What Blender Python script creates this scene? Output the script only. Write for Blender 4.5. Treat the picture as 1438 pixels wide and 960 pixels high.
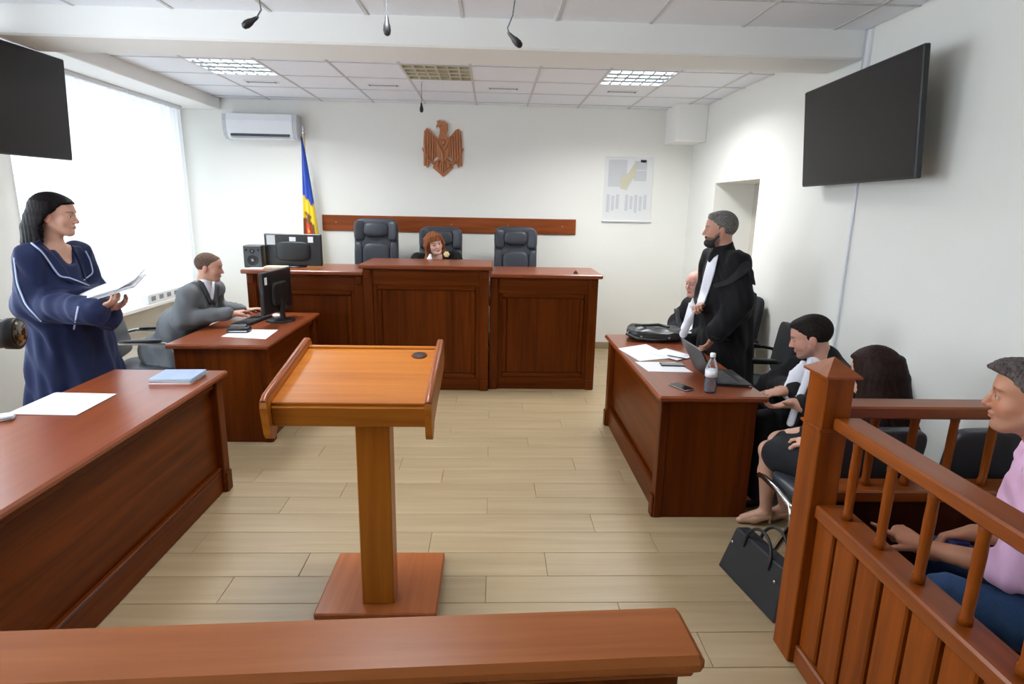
import bpy, math, random
import numpy as np
from mathutils import Matrix, Vector
from mathutils.bvhtree import BVHTree

random.seed(7)
SC = bpy.context.scene
COL = SC.collection
for _o in list(bpy.data.objects):
    bpy.data.objects.remove(_o)

# ------------------------------------------------------------------ camera
CAM_YAW, CAM_PITCH, CAM_ROLL, CAM_F, CAM_H = -0.0367426645, 0.226496330, 0.0200265996, 828.1, 1.75


def cam_axes():
    cy, sy = math.cos(CAM_YAW), math.sin(CAM_YAW)
    cp, sp = math.cos(CAM_PITCH), math.sin(CAM_PITCH)
    f = Vector((-sy * cp, cy * cp, -sp))
    r = Vector((cy, sy, 0))
    u = r.cross(f)
    cr, sr = math.cos(CAM_ROLL), math.sin(CAM_ROLL)
    return cr * r + sr * u, -sr * r + cr * u, f


CR, CU, CF = cam_axes()
cam_data = bpy.data.cameras.new('camera')
cam_data.sensor_fit = 'HORIZONTAL'
cam_data.sensor_width = 36.0
cam_data.lens = CAM_F / 1438.0 * 36.0
cam_data.clip_start = 0.05
cam = bpy.data.objects.new('camera', cam_data)
COL.objects.link(cam)
cam.matrix_world = Matrix(((CR.x, CU.x, -CF.x, 0), (CR.y, CU.y, -CF.y, 0), (CR.z, CU.z, -CF.z, CAM_H), (0, 0, 0, 1)))
SC.camera = cam

# ------------------------------------------------------------------ world, daylight, exposure
world = bpy.data.worlds.new('world')
SC.world = world
world.use_nodes = True
_bg = world.node_tree.nodes['Background']
_bg.inputs[0].default_value = (0.80, 0.90, 1.0, 1)
_bg.inputs[1].default_value = 1.6

SC.view_settings.view_transform = 'Standard'
SC.view_settings.look = 'None'
SC.view_settings.gamma = 1.0
SC.view_settings.use_curve_mapping = False
SC.view_settings.exposure = 0.50


def area_light(name, loc, direction, sx, sy, power, color):
    d = bpy.data.lights.new(name, 'AREA')
    d.shape = 'RECTANGLE'
    d.size, d.size_y = sx, sy
    d.energy = power
    d.color = color
    o = bpy.data.objects.new(name, d)
    COL.objects.link(o)
    o.location = loc
    o.rotation_euler = Vector(direction).to_track_quat('-Z', 'Y').to_euler()
    return o


# room numbers (metres): camera stands at x=0, y=0
XL, XR, YB, YF, ZC = -3.60, 2.38, 7.29, -4.30, 2.88
WINDOWS = [(4.72, 7.15), (1.55, 3.98), (-1.62, 0.81)]      # y ranges of the left-wall windows; the last is added to brighten the beam
SILL_Z, HEAD_Z = 0.72, 2.76
DAYLIGHT = (9.0, 122.0, 106.0)
for _i, (_a, _b) in enumerate(WINDOWS):
    area_light('daylight', (XL - 0.30, (_a + _b) / 2, (SILL_Z + HEAD_Z) / 2), (1, 0, -0.12), _b - _a, HEAD_Z - SILL_Z, DAYLIGHT[_i], (0.86, 0.94, 1.0))


# ------------------------------------------------------------------ object helpers
def tag(o, label=None, cat=None, group=None, kind=None):
    if label: o['label'] = label
    if cat: o['category'] = cat
    if group: o['group'] = group
    if kind: o['kind'] = kind
    return o


def thing(name, loc, label, cat, group=None, rz=0.0):
    o = bpy.data.objects.new(name, None)
    o.empty_display_size = 0.1
    COL.objects.link(o)
    o.location = loc
    o.rotation_euler = (0, 0, rz)
    return tag(o, label, cat, group)


def link_mesh(name, me, mat, parent=None):
    o = bpy.data.objects.new(name, me)
    COL.objects.link(o)
    if mat is not None:
        me.materials.append(mat)
    if parent is not None:
        o.parent = parent
    return o


def copy_tree(o, parent=None):
    c = o.copy()
    COL.objects.link(c)
    c.parent = parent
    for ch in o.children:
        copy_tree(ch, c)
    return c


class MB:
    """collects verts and faces of one mesh"""

    def __init__(s, off=(0, 0, 0)):
        s.v, s.f, s.sm = [], [], []
        s.off = Vector(off)          # subtracted from every vertex (things given in room coordinates)

    def add(s, verts, faces, smooth=False):
        n = len(s.v)
        s.v += [Vector(p) - s.off for p in verts]
        s.f += [tuple(i + n for i in f) for f in faces]
        s.sm += [smooth] * len(faces)
        return s

    def box(s, c, size, bevel=0.004, rot=None):
        a, b, d = size[0] / 2, size[1] / 2, size[2] / 2
        w = min(bevel, a * .9, b * .9, d * .9)
        vs, idx = [], {}
        H = (a, b, d)
        for sx in (-1, 1):
            for sy in (-1, 1):
                for sz in (-1, 1):
                    for ax in range(3):
                        p = [sx * (a - w), sy * (b - w), sz * (d - w)]
                        p[ax] = (sx, sy, sz)[ax] * H[ax]
                        idx[(sx, sy, sz, ax)] = len(vs)
                        vs.append(Vector(p))
        fs = []
        for ax in range(3):
            for sg in (-1, 1):
                o1, o2 = [i for i in range(3) if i != ax]
                q = []
                for (u, v) in ((-1, -1), (1, -1), (1, 1), (-1, 1)):
                    k = [0, 0, 0]; k[ax] = sg; k[o1] = u; k[o2] = v
                    q.append(idx[(k[0], k[1], k[2], ax)])
                flip = (sg == 1) ^ (ax == 1)
                fs.append(tuple(q) if flip else tuple(reversed(q)))
        for ax in range(3):
            o1, o2 = [i for i in range(3) if i != ax]
            for u in (-1, 1):
                for v in (-1, 1):
                    def K(t, face):
                        k = [0, 0, 0]; k[ax] = t; k[o1] = u; k[o2] = v
                        return idx[(k[0], k[1], k[2], face)]
                    fs.append((K(-1, o1), K(1, o1), K(1, o2), K(-1, o2)))
        for sx in (-1, 1):
            for sy in (-1, 1):
                for sz in (-1, 1):
                    fs.append(tuple(idx[(sx, sy, sz, ax)] for ax in range(3)))
        # consistent outward winding (convex solid)
        out = []
        for f in fs:
            p = [vs[i] for i in f]
            n = (p[1] - p[0]).cross(p[2] - p[0])
            m = sum(p, Vector()) / len(p)
            out.append(f if n.dot(m) > 0 else tuple(reversed(f)))
        R = rot if rot is not None else Matrix.Identity(3)
        C = Vector(c)
        return s.add([R @ p + C for p in vs], out)

    def b2(s, lo, hi, bevel=0.004):
        return s.box([(lo[i] + hi[i]) / 2 for i in range(3)], [abs(hi[i] - lo[i]) for i in range(3)], bevel)

    def tube(s, pts, r, n=10, cap=True, smooth=True, flat=1.0):
        pts = [Vector(p) for p in pts]
        rs = r if isinstance(r, (list, tuple)) else [r] * len(pts)
        ref = Vector((0, 0, 1))
        d0 = (pts[1] - pts[0]).normalized()
        if abs(d0.dot(ref)) > .92: ref = Vector((1, 0, 0))
        side = d0.cross(ref).normalized()
        vs, fs = [], []
        m = len(pts)
        for i, p in enumerate(pts):
            d = (pts[min(i + 1, m - 1)] - pts[max(i - 1, 0)]).normalized()
            side = (side - d * side.dot(d)).normalized()
            up = side.cross(d)
            for k in range(n):
                a = 2 * math.pi * k / n
                vs.append(p + side * math.cos(a) * rs[i] + up * math.sin(a) * rs[i] * flat)
        for i in range(m - 1):
            for k in range(n):
                k2 = (k + 1) % n
                fs.append((i * n + k2, i * n + k, (i + 1) * n + k, (i + 1) * n + k2))
        s.add(vs, fs, smooth)
        if cap:
            s.add([vs[k] for k in range(n)], [tuple(range(n))])
            s.add([vs[(m - 1) * n + k] for k in range(n)], [tuple(reversed(range(n)))])
        return s

    def cyl(s, a, b, r0, r1=None, n=16, smooth=True):
        return s.tube([a, b], [r0, r1 if r1 is not None else r0], n, True, smooth)

    def lathe(s, prof, c, n=20, axis=(0, 0, 1), smooth=True):
        """prof: (radius, height) pairs from bottom to top"""
        q = Vector((0, 0, 1)).rotation_difference(Vector(axis))
        C = Vector(c)
        vs, fs = [], []
        for (r, h) in prof:
            for k in range(n):
                a = 2 * math.pi * k / n
                vs.append(q @ Vector((r * math.cos(a), r * math.sin(a), h)) + C)
        for i in range(len(prof) - 1):
            for k in range(n):
                k2 = (k + 1) % n
                fs.append((i * n + k, i * n + k2, (i + 1) * n + k2, (i + 1) * n + k))
        fs.append(tuple(reversed(range(n))))
        fs.append(tuple((len(prof) - 1) * n + k for k in range(n)))
        return s.add(vs, fs, smooth)

    def prism(s, poly, o, ux, uy, un, depth):
        """polygon (2D, counter-clockwise seen from +un) in the plane o,ux,uy pushed along un by depth"""
        o, ux, uy, un = Vector(o), Vector(ux), Vector(uy), Vector(un)
        area = sum(poly[i][0] * poly[(i + 1) % len(poly)][1] - poly[(i + 1) % len(poly)][0] * poly[i][1] for i in range(len(poly)))
        if area < 0: poly = list(reversed(poly))
        n = len(poly)
        A = [o + ux * p[0] + uy * p[1] for p in poly]
        B = [p + un * depth for p in A]
        fs = [tuple(reversed(range(n))), tuple(range(n, 2 * n))]
        fs += [(i, (i + 1) % n, n + (i + 1) % n, n + i) for i in range(n)]
        if ux.cross(uy).dot(un) < 0: fs = [tuple(reversed(f)) for f in fs]
        return s.add(A + B, fs)

    def grid(s, P, smooth=True, close=False):
        """P: rows of points"""
        R, Cn = len(P), len(P[0])
        vs = [p for row in P for p in row]
        fs = []
        for i in range(R - 1):
            for j in range(Cn - 1 if not close else Cn):
                j2 = (j + 1) % Cn
                fs.append((i * Cn + j, i * Cn + j2, (i + 1) * Cn + j2, (i + 1) * Cn + j))
        return s.add(vs, fs, smooth)

    def mesh(s, name):
        me = bpy.data.meshes.new(name)
        me.from_pydata([tuple(p) for p in s.v], [], s.f)
        me.polygons.foreach_set('use_smooth', s.sm)
        me.update()
        return me

    def build(s, name, mat, parent=None):
        return link_mesh(name, s.mesh(name), mat, parent)


def rot3(rx=0, ry=0, rz=0):
    return (Matrix.Rotation(rz, 3, 'Z') @ Matrix.Rotation(ry, 3, 'Y') @ Matrix.Rotation(rx, 3, 'X'))


def px_ray(x, y):
    d = CF * CAM_F + CR * (x - 719) - CU * (y - 480)
    return Vector((0, 0, CAM_H)), d.normalized()


# ------------------------------------------------------------------ materials (all node based)
MATS = {}


def _base(name):
    m = bpy.data.materials.new(name)
    m.use_nodes = True
    nt = m.node_tree
    b = nt.nodes['Principled BSDF']
    MATS[name] = m
    return m, nt, b


def lin(r, g, b):
    f = lambda c: (c / 255 / 12.92) if c / 255 <= .04045 else ((c / 255 + .055) / 1.055) ** 2.4
    return (f(r), f(g), f(b), 1)


def plain(name, col, rough=.5, metal=0.0, var=.06, scale=30, bump=0.0, spec=.5, coat=0.0, sheen=0.0):
    m, nt, b = _base(name)
    tc = nt.nodes.new('ShaderNodeTexCoord')
    nz = nt.nodes.new('ShaderNodeTexNoise')
    nz.inputs['Scale'].default_value = scale
    nz.inputs['Detail'].default_value = 3
    nt.links.new(tc.outputs['Object'], nz.inputs['Vector'])
    mx = nt.nodes.new('ShaderNodeMix'); mx.data_type = 'RGBA'
    mx.inputs[6].default_value = tuple(max(0, c * (1 - var)) for c in col[:3]) + (1,)
    mx.inputs[7].default_value = tuple(min(1, c * (1 + var)) for c in col[:3]) + (1,)
    nt.links.new(nz.outputs[0], mx.inputs[0])
    nt.links.new(mx.outputs[2], b.inputs['Base Color'])
    b.inputs['Roughness'].default_value = rough
    b.inputs['Metallic'].default_value = metal
    b.inputs['Specular IOR Level'].default_value = spec
    b.inputs['Coat Weight'].default_value = coat
    b.inputs['Sheen Weight'].default_value = sheen
    if bump:
        bp = nt.nodes.new('ShaderNodeBump')
        bp.inputs['Strength'].default_value = bump
        bp.inputs['Distance'].default_value = .005
        nt.links.new(nz.outputs[0], bp.inputs['Height'])
        nt.links.new(bp.outputs[0], b.inputs['Normal'])
    return m


def wood(name, dark, light, axis=2, rough=.33, scale=1.0, contrast=.5, per_object=0.0, coat=.0, spec=.12):
    """fine streaks along one axis of object space"""
    m, nt, b = _base(name)
    N, L = nt.nodes, nt.links
    tc = N.new('ShaderNodeTexCoord')
    mp = N.new('ShaderNodeMapping')
    sc = [22 * scale, 22 * scale, 22 * scale]; sc[axis] = 1.1 * scale
    mp.inputs['Scale'].default_value = sc
    L.new(tc.outputs['Object'], mp.inputs['Vector'])
    vec = mp.outputs[0]
    oi = N.new('ShaderNodeObjectInfo')
    ad = N.new('ShaderNodeVectorMath'); ad.operation = 'ADD'
    cm = N.new('ShaderNodeVectorMath'); cm.operation = 'SCALE'
    cm.inputs[0].default_value = (37, 53, 29)
    L.new(oi.outputs['Random'], cm.inputs['Scale'])
    L.new(vec, ad.inputs[0]); L.new(cm.outputs[0], ad.inputs[1])
    n1 = N.new('ShaderNodeTexNoise')
    n1.inputs['Scale'].default_value = 1.0; n1.inputs['Detail'].default_value = 5
    n1.inputs['Roughness'].default_value = .6; n1.inputs['Distortion'].default_value = .5
    L.new(ad.outputs[0], n1.inputs['Vector'])
    mp2 = N.new('ShaderNodeMapping')
    s2 = [2.6 * scale] * 3; s2[axis] = .5 * scale
    mp2.inputs['Scale'].default_value = s2
    L.new(tc.outputs['Object'], mp2.inputs['Vector'])
    n2 = N.new('ShaderNodeTexNoise'); n2.inputs['Scale'].default_value = 1.0; n2.inputs['Detail'].default_value = 2
    L.new(mp2.outputs[0], n2.inputs['Vector'])
    sm = N.new('ShaderNodeMath'); sm.operation = 'MULTIPLY_ADD'
    L.new(n2.outputs[0], sm.inputs[0]); sm.inputs[1].default_value = .6; sm.inputs[2].default_value = -.3
    a2 = N.new('ShaderNodeMath'); a2.operation = 'ADD'
    L.new(n1.outputs[0], a2.inputs[0]); L.new(sm.outputs[0], a2.inputs[1])
    rp = N.new('ShaderNodeMapRange')
    rp.inputs[1].default_value = .5 - contrast * .5; rp.inputs[2].default_value = .5 + contrast * .5
    L.new(a2.outputs[0], rp.inputs[0])
    mx = N.new('ShaderNodeMix'); mx.data_type = 'RGBA'
    mx.inputs[6].default_value = dark; mx.inputs[7].default_value = light
    L.new(rp.outputs[0], mx.inputs[0])
    col = mx.outputs[2]
    if per_object:
        hs = N.new('ShaderNodeHueSaturation')
        mr = N.new('ShaderNodeMapRange')
        mr.inputs[3].default_value = 1 - per_object; mr.inputs[4].default_value = 1 + per_object
        L.new(oi.outputs['Random'], mr.inputs[0])
        L.new(mr.outputs[0], hs.inputs['Value']); L.new(col, hs.inputs['Color'])
        col = hs.outputs[0]
    L.new(col, b.inputs['Base Color'])
    b.inputs['Roughness'].default_value = rough
    b.inputs['Coat Weight'].default_value = coat
    b.inputs['Coat Roughness'].default_value = .25
    b.inputs['Specular IOR Level'].default_value = spec
    bp = N.new('ShaderNodeBump'); bp.inputs['Strength'].default_value = .06; bp.inputs['Distance'].default_value = .003
    L.new(n1.outputs[0], bp.inputs['Height']); L.new(bp.outputs[0], b.inputs['Normal'])
    return m


def emit(name, col, strength):
    m, nt, b = _base(name)
    b.inputs['Emission Color'].default_value = col
    b.inputs['Emission Strength'].default_value = strength
    b.inputs['Base Color'].default_value = col
    return m


def glass(name, col=(1, 1, 1, 1), rough=.02):
    m, nt, b = _base(name)
    N, L = nt.nodes, nt.links
    tr = N.new('ShaderNodeBsdfTransparent'); tr.inputs[0].default_value = col
    gl = N.new('ShaderNodeBsdfGlossy'); gl.inputs['Roughness'].default_value = rough
    fr = N.new('ShaderNodeFresnel'); fr.inputs[0].default_value = 1.45
    mx = N.new('ShaderNodeMixShader')
    L.new(fr.outputs[0], mx.inputs[0]); L.new(tr.outputs[0], mx.inputs[1]); L.new(gl.outputs[0], mx.inputs[2])
    L.new(mx.outputs[0], N['Material Output'].inputs[0])
    return m


CH_D, CH_L = lin(72, 28, 4), lin(112, 52, 11)
for _ax, _nm in enumerate('xyz'):
    wood('cherry_' + _nm, CH_D, CH_L, _ax)
    wood('top_' + _nm, lin(112, 50, 22), lin(146, 74, 36), _ax, rough=.3, contrast=.7, coat=.2, spec=.5)  # paler than the cherry sides: overhead light on flat tops put into the colour
    wood('oak_' + _nm, lin(152, 82, 16), lin(182, 111, 32), _ax, rough=.36, spec=.35)
    wood('rail_' + _nm, lin(106, 46, 8), lin(150, 76, 22), _ax, rough=.32, spec=.4 if _ax < 2 else .15)
wood('cap_wood', lin(132, 68, 28), lin(172, 102, 52), 0, rough=.34, contrast=.7, coat=0, spec=.22)  # rail cap lightened, light from above is part of this tone
wood('base_wood', lin(156, 84, 38), lin(188, 110, 58), 1, rough=.32, contrast=.7, coat=0, spec=.3)  # base plate lightened like the tops, overhead light painted into the wood
wood('floor_plank', lin(154, 132, 99), lin(184, 164, 131), 0, rough=.40, scale=.8, contrast=.8, per_object=.035, coat=0, spec=.4)
plain('grout', lin(158, 138, 106), .8)
plain('wall_paint', lin(242, 242, 236), .75, var=.012, scale=3, bump=.02)
plain('beam_paint', lin(247, 247, 244), .75, var=.012, scale=3)
plain('ceiling_tile', lin(244, 247, 254), .85, var=.025, scale=60, bump=.05)
plain('ceiling_bar', lin(205, 206, 208), .5)
plain('plenum', lin(170, 170, 172), .9)
plain('baseboard_tan', lin(158, 142, 112), .6)
plain('white_plastic', lin(236, 238, 242), .35, var=.01)
plain('white_paint', lin(240, 240, 238), .4, var=.01)
plain('grey_plastic', lin(140, 142, 145), .45)
plain('dark_grey', lin(70, 72, 76), .5)
plain('black_plastic', lin(26, 27, 30), .42)
plain('black_gloss', lin(16, 17, 19), .12)
plain('tv_screen', lin(38, 36, 36), .36, var=.01, spec=.22)
plain('black_leather', lin(56, 60, 68), .42, scale=180, var=.15, bump=.12)
plain('black_fabric', lin(34, 36, 42), .8, scale=250, var=.25, bump=.1)
plain('chrome', lin(206, 208, 212), .18, metal=1.0, var=.01)
plain('steel', lin(150, 152, 156), .35, metal=1.0, var=.02)
plain('paper', lin(240, 241, 246), .75, var=.015)
plain('paper_grey', lin(205, 208, 214), .75, var=.03)
plain('ink', lin(120, 124, 130), .8)
plain('carved_wood', lin(184, 118, 74), .42, var=.28, scale=26, bump=.2)
plain('niche_paint', lin(205, 198, 188), .8, var=.02, scale=3)
# ------------------------------------------------------------------ room shell
M = MATS


def struct(name, mb, mat, parent=None):
    o = mb.build(name, M[mat], parent)
    if parent is None: o['kind'] = 'structure'
    return o


# floor: slab and wood-look planks, 1.2 x 0.2 m, laid across the room
floor = struct('floor', MB().b2((XL - .4, YF - .2, -.12), (XR + .6, YB + .2, -.006), 0), 'grout')
PL, PW = 1.2, .197
_pm = MB().box((0, 0, 0), (PL - .002, PW - .002, .012), .002).mesh('plank')
_pm.materials.append(M['floor_plank'])
_cut = {}
_row = 0
y = 2.928 - PW * 28
while y < YB:
    if y > .55:
        sh = (.59, -.01, .29, -.31)[_row % 4]
        k0 = math.floor((XL - sh) / PL)
        x = sh + k0 * PL
        while x < XR:
            a, b = max(x, XL), min(x + PL, XR)
            if b - a > .03:
                w = round(b - a, 3)
                if abs(w - PL) < .002:
                    me = _pm
                else:
                    if w not in _cut:
                        _cut[w] = MB().box((0, 0, 0), (w - .002, PW - .002, .012), .002).mesh('plank')
                        _cut[w].materials.append(M['floor_plank'])
                    me = _cut[w]
                o = bpy.data.objects.new('plank', me)
                COL.objects.link(o)
                o.parent = floor
                o.location = ((a + b) / 2, y + PW / 2, -.006)
            x += PL
    y += PW
    _row += 1

_fp = MB()
_fp.b2((XL, YF, -.012), (XR, 2.928 - PW * 12, 0), .001)
_o = _fp.build('planks_behind', M['floor_plank'], floor); _o['kind'] = 'stuff'

# ceiling: slab, hanging bars and 600 mm tiles
ceiling = struct('ceiling', MB().b2((XL - .4, YF - .2, ZC + .035), (XR + .6, YB + .2, ZC + .16), 0), 'plenum')
TG = .59
tx = [.39 + TG * k for k in range(-7, 4)]
ty = [3.56 + TG * k for k in range(-17, 7)]
LAMPS = {(-2.56, 5.33): True, (-.79, 5.33): False, (.98, 5.33): True,
         (-.79, 2.38): True}
LAMPS = {(round(a, 2), round(b, 2)): v for (a, b), v in LAMPS.items()}
ex = [XL] + tx + [XR]
ey = [YF] + ty + [YB]
_tm = {}
for i in range(len(ex) - 1):
    for j in range(len(ey) - 1):
        a, b, c, d = ex[i], ex[i + 1], ey[j], ey[j + 1]
        if b - a < .04 or d - c < .04: continue
        if any(abs(a - k[0]) < .03 and abs(c - k[1]) < .03 for k in LAMPS): continue
        key = (round(b - a, 3), round(d - c, 3))
        if key not in _tm:
            _tm[key] = MB().box((0, 0, 0), (key[0] - .012, key[1] - .012, .018), .003).mesh('ceiling_tile')
            _tm[key].materials.append(M['ceiling_tile'])
        o = bpy.data.objects.new('ceiling_tile', _tm[key])
        COL.objects.link(o)
        o.parent = ceiling
        o.location = ((a + b) / 2, (c + d) / 2, ZC + .014)
for x in tx:
    MB().b2((x - .011, YF, ZC), (x + .011, YB, ZC + .012), .001).build('ceiling_bar', M['ceiling_bar'], ceiling)
for yy in ty:
    MB().b2((XL, yy - .011, ZC + .0006), (XR, yy + .011, ZC + .0126), .001).build('ceiling_bar', M['ceiling_bar'], ceiling)

# beams
struct('ceiling_beam', MB().b2((XL, 4.03, 2.71), (XR, 4.46, ZC + .03), .012), 'beam_paint')
struct('trim_1', MB().b2((XL - .25, YF, HEAD_Z), (-3.13, 4.03, ZC + .03), .008), 'beam_paint')
struct('trim_2', MB().b2((XL - .25, 4.46, HEAD_Z), (-3.13, YB, ZC + .03), .008), 'beam_paint')
struct('trim_3', MB().b2((2.03, 6.86, 2.49), (XR, YB, ZC + .02), .006), 'beam_paint')

# walls
struct('wall_back', MB().b2((XL - .3, YB, -.02), (XR + .6, YB + .15, ZC + .1), 0), 'wall_paint')
struct('wall_front', MB().b2((XL - .3, YF - .15, -.02), (XR + .6, YF, ZC + .1), 0), 'wall_paint')
DY0, DY1, DZ = 5.37, 6.45, 2.03
_poly = [(YF, -.02), (DY0, -.02), (DY0, DZ), (DY1, DZ), (DY1, -.02), (YB, -.02), (YB, ZC + .1), (YF, ZC + .1)]
struct('wall_right', MB().prism(_poly, (XR, 0, 0), (0, 1, 0), (0, 0, 1), (1, 0, 0), .5), 'wall_paint')
_poly = [(YF, -.02), (YB, -.02), (YB, HEAD_Z), (WINDOWS[0][1], HEAD_Z), (WINDOWS[0][1], SILL_Z), (WINDOWS[0][0], SILL_Z), (WINDOWS[0][0], HEAD_Z),
         (WINDOWS[1][1], HEAD_Z), (WINDOWS[1][1], SILL_Z), (WINDOWS[1][0], SILL_Z), (WINDOWS[1][0], HEAD_Z),
         (WINDOWS[2][1], HEAD_Z), (WINDOWS[2][1], SILL_Z), (WINDOWS[2][0], SILL_Z), (WINDOWS[2][0], HEAD_Z), (YF, HEAD_Z)]
struct('wall_left', MB().prism(_poly, (XL, 0, 0), (0, 1, 0), (0, 0, 1), (-1, 0, 0), .24), 'wall_paint')
struct('baseboard_back', MB().b2((XL, YB - .014, 0), (XR, YB, .085), .004), 'baseboard_tan')
struct('baseboard_right', MB().b2((XR - .014, YF, 0), (XR, DY0, .085), .004), 'baseboard_tan')

# doorway in the right wall
d1 = bpy.data.objects.new('door_1', None); COL.objects.link(d1); d1.location = (XR + .44, (DY0 + DY1) / 2, 0); d1['kind'] = 'structure'
MB(d1.location).b2((XR + .43, DY0, 0), (XR + .47, DY1, DZ), .003).build('door_leaf', M['niche_paint'], d1)
_h = MB(d1.location).cyl((XR + .43, DY0 + .12, 1.0), (XR + .37, DY0 + .12, 1.0), .009)
_h.tube([(XR + .375, DY0 + .12, 1.0), (XR + .375, DY0 + .24, 1.0)], .009)
_h.build('door_handle', M['steel'], d1)

# windows in the left wall, white frames, sills
_m, _nt, _b = _base('window_glass')
_nt.nodes.remove(_b)
_tr = _nt.nodes.new('ShaderNodeBsdfTransparent'); _gl = _nt.nodes.new('ShaderNodeBsdfGlossy'); _mx = _nt.nodes.new('ShaderNodeMixShader')
_gl.inputs['Roughness'].default_value = .02; _mx.inputs[0].default_value = .06
_nt.links.new(_tr.outputs[0], _mx.inputs[1]); _nt.links.new(_gl.outputs[0], _mx.inputs[2]); _nt.links.new(_mx.outputs[0], _nt.nodes['Material Output'].inputs[0])
for i, (a, b) in enumerate(WINDOWS):
    w = bpy.data.objects.new('window_%d' % (i + 1), None); COL.objects.link(w); w.location = (XL - .16, (a + b) / 2, SILL_Z); w['kind'] = 'structure'
    L = w.location
    f = MB(L)
    f.b2((XL - .19, a, SILL_Z), (XL - .13, b, SILL_Z + .07)); f.b2((XL - .19, a, HEAD_Z - .07), (XL - .13, b, HEAD_Z))
    f.b2((XL - .19, a, SILL_Z + .07), (XL - .13, a + .07, HEAD_Z - .07)); f.b2((XL - .19, b - .07, SILL_Z + .07), (XL - .13, b, HEAD_Z - .07))
    f.build('window_frame', M['white_plastic'], w)
    for k in (1, 2):
        yy = a + (b - a) * k / 3
        MB(L).b2((XL - .19, yy - .045, SILL_Z + .07), (XL - .13, yy + .045, HEAD_Z - .07)).build('mullion', M['white_plastic'], w)
    for k in range(3):
        y0, y1 = a + (b - a) * k / 3 + .04, a + (b - a) * (k + 1) / 3 - .04
        MB(L).b2((XL - .165, y0, SILL_Z + .06), (XL - .155, y1, HEAD_Z - .06), 0).build('pane', M['window_glass'], w)
    MB(L).b2((XL - .13, a, SILL_Z - .04), (XL + .20, b, SILL_Z), .006).build('window_sill', M['white_paint'], w)

# sheer curtains
_m, _nt, _b = _base('sheer_curtain')
N_, L_ = _nt.nodes, _nt.links
N_.remove(_b)
_d = N_.new('ShaderNodeBsdfDiffuse'); _d.inputs[0].default_value = (.86, .87, .88, 1)
_t = N_.new('ShaderNodeBsdfTranslucent'); _t.inputs[0].default_value = (.93, .94, .96, 1)
_p = N_.new('ShaderNodeBsdfTransparent')
_m1 = N_.new('ShaderNodeMixShader'); _m1.inputs[0].default_value = .68
_m2 = N_.new('ShaderNodeMixShader'); _m2.inputs[0].default_value = .12
L_.new(_d.outputs[0], _m1.inputs[1]); L_.new(_t.outputs[0], _m1.inputs[2])
L_.new(_m1.outputs[0], _m2.inputs[1]); L_.new(_p.outputs[0], _m2.inputs[2])
L_.new(_m2.outputs[0], N_['Material Output'].inputs[0])


def curtain(y0, y1, label, ph):
    t = thing('curtain', (XL + .09, (y0 + y1) / 2, SILL_Z + .02), label, 'curtain', 'sheer window curtains')
    rows = []
    n = 150
    for zz in (SILL_Z + .02, 1.4, 2.1, HEAD_Z - .035):
        row = []
        for k in range(n + 1):
            u = k / n
            row.append((XL + .09 + .016 * math.sin(u * 58 + ph) + .008 * math.sin(u * 23 + ph * 2 + zz) + .004 * math.sin(u * 131), y0 + (y1 - y0) * u, zz))
        rows.append(row)
    MB(t.location).grid(rows).build('curtain_fabric', M['sheer_curtain'], t)
    MB(t.location).b2((XL + .06, y0, HEAD_Z - .04), (XL + .12, y1, HEAD_Z), .004).build('curtain_rail', M['white_plastic'], t)
    return t


curtain(4.76, 6.10, 'white sheer curtain panel nearer the wall television, behind the woman in blue', .4)
curtain(6.12, 7.12, 'white sheer curtain panel at the far end of the window beside the back wall', 1.7)
for (a, b), lab in zip(WINDOWS[1:], ('white sheer curtain over the window beside the long left desk', 'white sheer curtain over the unseen added window level with the foreground barrier rail')):
    curtain(a + .04, b - .04, lab, .9)
# ------------------------------------------------------------------ ceiling lamps and vents
emit('tube_on', (0.93, .97, 1.0, 1), 6.0)
plain('tube_off', lin(226, 224, 206), .4)
plain('louvre_metal', lin(150, 156, 160), .35, metal=.5)
plain('louvre_warm', lin(196, 192, 166), .4, metal=.2)
LAMP_LABEL = {
              (-2.56, 5.33): 'lit louvred ceiling lamp near the window, left of the emblem',
              (-.79, 5.33): 'unlit yellowish louvred ceiling lamp above the wooden emblem',
              (.98, 5.33): 'lit louvred ceiling lamp nearest the right wall, above the white notice board'}
_n = 0
for (lx, ly), on in LAMPS.items():
    lab = LAMP_LABEL.get((lx, ly)) or 'lit louvred ceiling lamp above the lectern, on the near side of the beam'
    t = thing('ceiling_lamp', (lx + TG / 2, ly + TG / 2, ZC), lab, 'lamp', 'square louvred ceiling lamps')
    h = TG / 2 - .008
    mm = 'louvre_metal' if on else 'louvre_warm'
    hb = MB()
    hb.b2((-h, -h, .026), (h, h, .034), 0)
    for sx in (-1, 1):
        hb.b2((sx * h - .006, -h, -.002), (sx * h + .006, h, .03), .001)
        hb.b2((-h + .006, sx * h - .006, -.002), (h - .006, sx * h + .006, .03), .001)
    hb.build('lamp_housing', M['white_plastic'] if on else M[mm], t)
    for k in range(4):
        yy = -h + .074 + k * (2 * h - .148) / 3
        MB().cyl((-h + .02, yy, .018), (h - .02, yy, .018), .008, n=8).build('tube', M['tube_on' if on else 'tube_off'], t)
    for k in range(1, 4):
        yy = -h + k * 2 * h / 4
        MB().b2((-h + .008, yy - .028, 0.0), (h - .008, yy + .028, .02), .001).build('louvre_blade', M[mm], t)
    for k in range(1, 6):
        xx = -h + k * 2 * h / 6
        MB().b2((xx - .008, -h + .008, -.001), (xx + .008, h - .008, .006), .001).build('louvre_blade', M[mm], t)
    if on:
        for k in range(4):
            yy = -h + .074 + k * (2 * h - .148) / 3
            a = area_light('lamp_light', (0, yy, .009), (0, 0, -1), .5, .02, 9.5 if ly > 3 else 6.5, (.97, .99, 1.0))
            a.data.spread = math.radians(152)
            a.parent = t
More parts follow.
